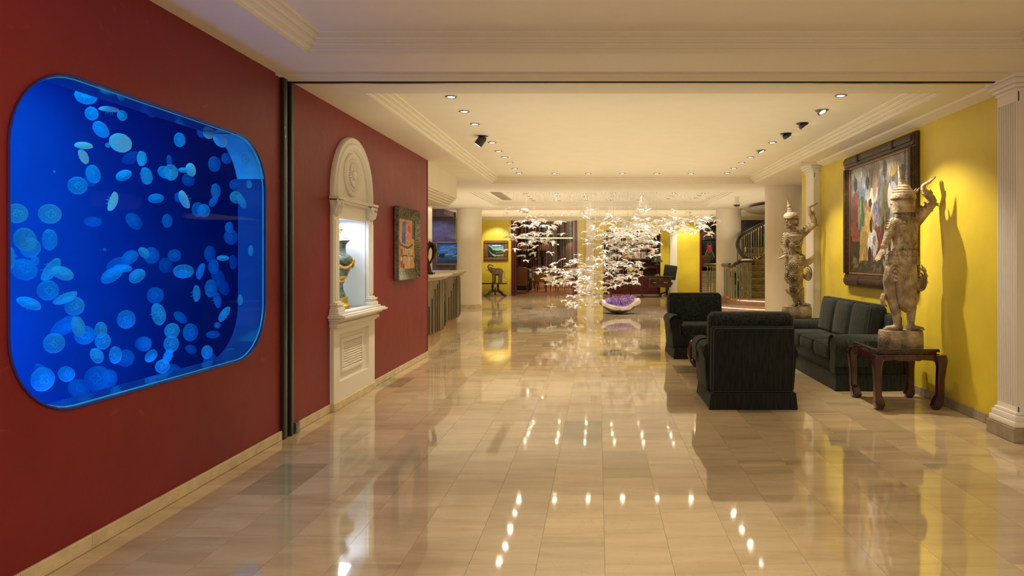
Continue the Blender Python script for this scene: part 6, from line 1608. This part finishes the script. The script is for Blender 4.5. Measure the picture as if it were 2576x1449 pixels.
for s in (-1, 1): obj('scroll', MB().tube([(s*.09, 0, .10), (s*.13, 0, .16), (s*.11, 0, .24), (s*.13, 0, .30)], [.02, .018, .016, .006], 6), M['gilt'], ck)
pt = thing('pale_plaque', 'pale rounded plaque standing on the desk below the shelves', 'plaque', (X(1611, 24.85), 24.85, DH+.003)); obj('plaque', MB().rbox(-.10, .10, -.015, .015, .02, .17, .05, 4), mat('pale_plaque', (.55, .46, .30), .5), pt); obj('stand', MB().box(-.06, .06, -.03, .03, 0, .03), M['darkwood'], pt, smooth=False)
def desk_chair(px, lb):
    Yc = 23.85; c = thing('spindle_chair', lb, 'chair', (X(px, Yc), Yc, 0), PI)
    obj('seat', MB().rbox(-.26, .26, -.24, .24, .42, .45, .02, 2), M['mahogany'], c); obj('seat_pad', MB().rbox(-.25, .25, -.23, .23, .45, .50, .022, 3), mat('green_leather', (.01, .07, .035), .35), c)
    for x, y in ((-.22, -.2), (.22, -.2), (-.22, .2), (.22, .2)): obj('leg', MB().tube([(x, y, .42), (x*1.12, y*1.12, 0)], [.02, .014], 7), M['mahogany'], c)
    obj('back_rail', MB().tube([(-.27, -.05, .70), (-.25, .16, .76), (-.12, .26, .84), (.12, .26, .84), (.25, .16, .76), (.27, -.05, .70)], .02, 8), M['mahogany'], c)
    for k in range(7): a = -.21+.07*k; obj('spindle', MB().tube([(a*.9, .22, .45), (a, .25-.5*a*a, .82)], .009, 5), M['mahogany'], c)
    return c
desk_chair(1555, 'wooden spindle chair with green seat pad at the desk, left one'); desk_chair(1598, 'wooden spindle chair with green seat pad at the desk, right one')
light('niche_spot', 'SPOT', (X(1600, 24.6), 24.3, 2.88), 110, WARM, target=(X(1600), 25.8, .9), angle=80, size=.05)

# ================================================================ STAIRCASE AND BALUSTRADE
M['step_stone'] = mat('pink_stone_steps', (.50, .32, .20), .3, var=.15, vscale=4)
M['carpet'] = mat('stair_carpet', (.05, .04, .012), .9, col2=(.36, .24, .07), vscale=9, stretch=(.8, .8, 9), detail=8)
M['rail'] = mat('black_leather_rail', (.012, .016, .015), .35, coat=.3)
M['greenglass'] = mat('green_glass_rod', (.12, .20, .12), .12, coat=1, col2=(.28, .38, .24), vscale=4)
def disc_step(name, cx, cy, r, z0, z1, a0, a1):
    m_ = MB(); n = 40; A = [(cx+r*math.cos(a0+(a1-a0)*i/n), cy+r*math.sin(a0+(a1-a0)*i/n)) for i in range(n+1)]
    m_.prism(A+[(cx, cy)], z0, z1-.03, 'z'); A2 = [(cx+(r+.025)*math.cos(a0+(a1-a0)*i/n), cy+(r+.025)*math.sin(a0+(a1-a0)*i/n)) for i in range(n+1)]
    m_.prism(A2+[(cx, cy)], z1-.03, z1, 'z'); return m_, A
stc = thing('staircase', 'curved staircase with patterned carpet, stone base steps and a brass and glass balustrade', 'staircase', (5.0, 18.8, 0))
def so(name, mb, m_, parent=None, **k):
    mb.v = [(v[0]-5.0, v[1]-18.8, v[2]) for v in mb.v]; return obj(name, mb, m_, parent or stc, **k)
CX_, CY_ = 5.15, 18.75
s1, A1 = disc_step('', CX_, CY_, 2.15, 0, .16, PI, 2*PI); o1 = so('stone_step', s1, M['step_stone'])
so('led_strip', MB().tube([(x, y-.0, .118) for x, y in [(CX_+2.158*math.cos(a), CY_+2.158*math.sin(a)) for a in np.linspace(PI*1.14, PI*1.85, 24)]], .006, 5), M['led'], o1)
s2, A2 = disc_step('', CX_, CY_, 1.60, .16, .33, PI, 2*PI); o2 = so('stone_step', s2, M['step_stone'])
so('led_strip', MB().tube([(CX_+1.608*math.cos(a), CY_+1.608*math.sin(a), .288) for a in np.linspace(PI*1.14, PI*1.85, 24)], .006, 5), M['led'], o2)
so('landing', MB().box(3.10, 7.2, CY_, 21.4, 0, .33), M['step_stone'], smooth=False)
# carpeted flight: wedge treads turning to the right around a far centre
FX, FY_ = 6.55, 20.2
for k in range(12):
    y0 = 18.05+.26*k; z1 = .33+.175*(k+1); x0 = 3.93-.02*k if k < 7 else (4.55 if k == 7 else 5.15+.1*(k-8))
    if k < 1: x0 = 4.0
    q = so('tread', MB().rbox(x0, 6.6, y0, 21.2, z1-.175, z1, .012, 2), M['carpet'])
    so('wood_string', MB().rbox(x0-.17, x0, y0-.02, y0+.5, z1-.175, z1+.004, .01, 2), M['mahogany'], q)
# handrails and balusters
def rail(pts, r=.045):
    # smooth with catmull-rom
    P_ = [Vector(p) for p in pts]; out = []
    for i in range(len(P_)-1):
        a, b_, c, d = P_[max(i-1, 0)], P_[i], P_[i+1], P_[min(i+2, len(P_)-1)]
        for s in range(6):
            t_ = s/6; out.append(.5*((2*b_)+(-a+c)*t_+(2*a-5*b_+4*c-d)*t_*t_+(-a+3*b_-3*c+d)*t_**3))
    out.append(P_[-1]); return out
Rf = rail([tuple(P(px, py, Y)) for px, py, Y in ((1773, 667, 21.2), (1800, 666.5, 20.3), (1836, 667, 17.9))])
Rn = rail([tuple(P(px, py, Y)) for px, py, Y in ((1837, 671, 17.5), (1846, 668, 17.2), (1856, 660, 17.1), (1868, 656, 17.3), (1890, 656, 17.9))])
Ru = rail([tuple(P(px, py, Y)) for px, py, Y in ((1888, 657, 17.9), (1874, 648, 18.0), (1862, 634, 18.2), (1855, 618, 18.4), (1857, 604, 18.6), (1866, 592, 18.8), (1882, 582, 19.1), (1905, 570, 19.5), (1930, 557, 19.8), (1965, 538, 20.0), (1995, 520, 20.0))])
for nm, rr in (('handrail', Rf), ('handrail', Rn), ('handrail', Ru)): so(nm, MB().tube([tuple(p) for p in rr], .052, 10), M['rail'])
def balusters(rr, zfun, step, first=0):
    acc = 0; last = rr[0]; k = first
    for p in rr:
        acc += math.hypot(p.x-last.x, p.y-last.y); last = p
        if acc >= step:
            acc = 0; z0 = zfun(p); k += 1
            if p.z-z0 < .3: continue
            gold = k % 3 == 0
            m_ = MB().lathe([(.014, z0), (.014, p.z-.04)], (p.x, p.y, 0), 8); b_ = so('baluster', m_, M['brass'] if gold else M['greenglass'])
            so('collar', MB().lathe([(.018, z0), (.026, z0+.02), (.018, z0+.05)], (p.x, p.y, 0), 8).lathe([(.018, p.z-.10), (.024, p.z-.06), (.018, p.z-.04)], (p.x, p.y, 0), 8), M['brass'], b_)
def dense(rr, n=6):
    return [rr[i].lerp(rr[i+1], s/n) for i in range(len(rr)-1) for s in range(n)]+[rr[-1]]
balusters(dense(Rf), lambda p: .33, .19); balusters(dense(Rn), lambda p: .33, .10, 1); balusters(dense(Ru), lambda p: p.z-.90, .13)
# outer string of the upper flight
m_ = MB(); D_ = dense(Ru, 1); m_.bridge([(p.x, p.y, p.z-.90) for p in D_], [(p.x, p.y, p.z-1.06) for p in D_]); m_.bridge([(p.x+.05, p.y+.03, p.z-.90) for p in D_], [(p.x+.05, p.y+.03, p.z-1.06) for p in D_]); m_.bridge([(p.x, p.y, p.z-.90) for p in D_], [(p.x+.05, p.y+.03, p.z-.90) for p in D_])
so('outer_string', m_, M['mahogany'])
# oval soffit under the upper floor, stair hall ceiling, walls
so_m = MB().lathe([(.0001, 0), (1.0, 0), (1.0, .07), (.0001, .07)], (5.1, 17.6, 2.66), 48, sx=1.15, sy=1.9); struct('ceiling_disc', so_m, mat('grey_soffit', (.28, .24, .19), .6))
struct('wall_stair', MB().box(4.35, 9.4, 22.6, 22.8, 0, 2.68), mat('stair_dark_wall', (.035, .035, .045), .5, var=.4, vscale=1.2))
sc2 = thing('security_camera', 'white dome security camera hanging from the ceiling near the stairs', 'security camera', (X(1853, 15.5), 15.5, ZC))
obj('housing', MB().lathe([(.0001, 0), (.06, 0), (.05, -.03), (.055, -.10), (.085, -.14), (.085, -.18)], seg=20), M['white'], sc2); obj('dome', MB().lathe([(.075, -.18), (.07, -.21), (.045, -.235), (.0001, -.245)], seg=20), mat('smoked_dome', (.02, .02, .02), .08, coat=1), sc2)
# portrait and stone steps beyond the right opening
cv = Canvas(44, 60, (28, 48, 52)); cv.grad(.5, 1, (25, 35, 40), (40, 62, 66)); cv.noise(.5, 6)
cv.ell(.5, .30, .36, .20, (40, 92, 78)); 
for k in range(40): cv.ell(.5+.6*(random.random()-.5), .30+.32*(random.random()-.5), .05, .03, random.choice(((60,120,96),(26,60,56),(110,150,110))), random.random()*3, .8)
cv.ell(.5, .72, .24, .20, (205, 44, 56)); cv.ell(.5, .60, .22, .15, (214, 70, 78)); cv.ell(.5, .80, .09, .10, (196, 132, 108)); cv.ell(.5,.84,.11,.05,(80,40,30)); cv.line([(.32,.60),(.16,.40),(.10,.30)], .04, (196,132,108)); cv.line([(.68,.60),(.84,.40),(.92,.30)], .04, (196,132,108)); cv.ell(.5,.10,.4,.06,(70,48,34))
framed('portrait_painting', 'painting of a woman in a coral top above a green gown in a dark frame', 1766, 1803, 601, 668, 27.4, cv, .06, M['darkwood'], .05)
struct('ceiling_hall', MB().box(2.3, 9.5, 25.8, 27.7, 3.0, 3.1), M['cream'], smooth=False)
struct('wall_hall', MB().box(3.6, 9.4, 27.5, 27.7, 0, 3.1), mat('hall_brown_wall', (.10, .055, .04), .6, var=.25, vscale=3))
hs = thing('hall_steps', 'pale stone steps seen through the right opening behind the balustrade', 'steps', (4.5, 26.8, 0))
for k in range(6): obj('step', MB().rbox(-.6, 2.2, -.9+.22*k, .66, .15*k, .15*(k+1), .01, 1), mat('pale_step', (.48, .38, .27), .4) if k == 0 else bpy.data.materials['pale_step'], hs)
hc = thing('hall_chair', 'rust upholstered chair standing at the head of the pale steps', 'chair', (X(1776, 27.2), 27.25, .903)); obj('seat', MB().rbox(-.22, .22, -.2, .14, .12, .25, .03, 2), bpy.data.materials['rust_cloth'], hc); obj('backrest', MB().rbox(-.22, .22, .08, .15, .2, .62, .06, 3), bpy.data.materials['rust_cloth'], hc)
for x in (-.18, .18):
    for y in (-.15, .1): obj('leg', MB().tube([(x, y, .13), (x, y, 0)], [.02, .014], 6), wd_, hc)
light('hall_spot', 'SPOT', (4.2, 26.3, 2.9), 35, WARM, target=(4.35, 27.4, 1.6), angle=80, size=.05)
light('stair_light', 'AREA', (6.4, 19.5, 2.6), 55, (1, .80, .52), size=2, size_y=3)
for k, (px, py) in enumerate(((1877, 534), (1887, 531), (1900, 527), (1912, 524), (1926, 519))): downlight(px, py, Z=ZC-.0, Yd=20.0 if k < 2 else 19.5, r=.04, power=0, grp='stair hall ceiling spots', label='tiny ceiling spot over the curved staircase, '+('leftmost', 'second from left', 'middle one', 'second from right', 'rightmost')[k])
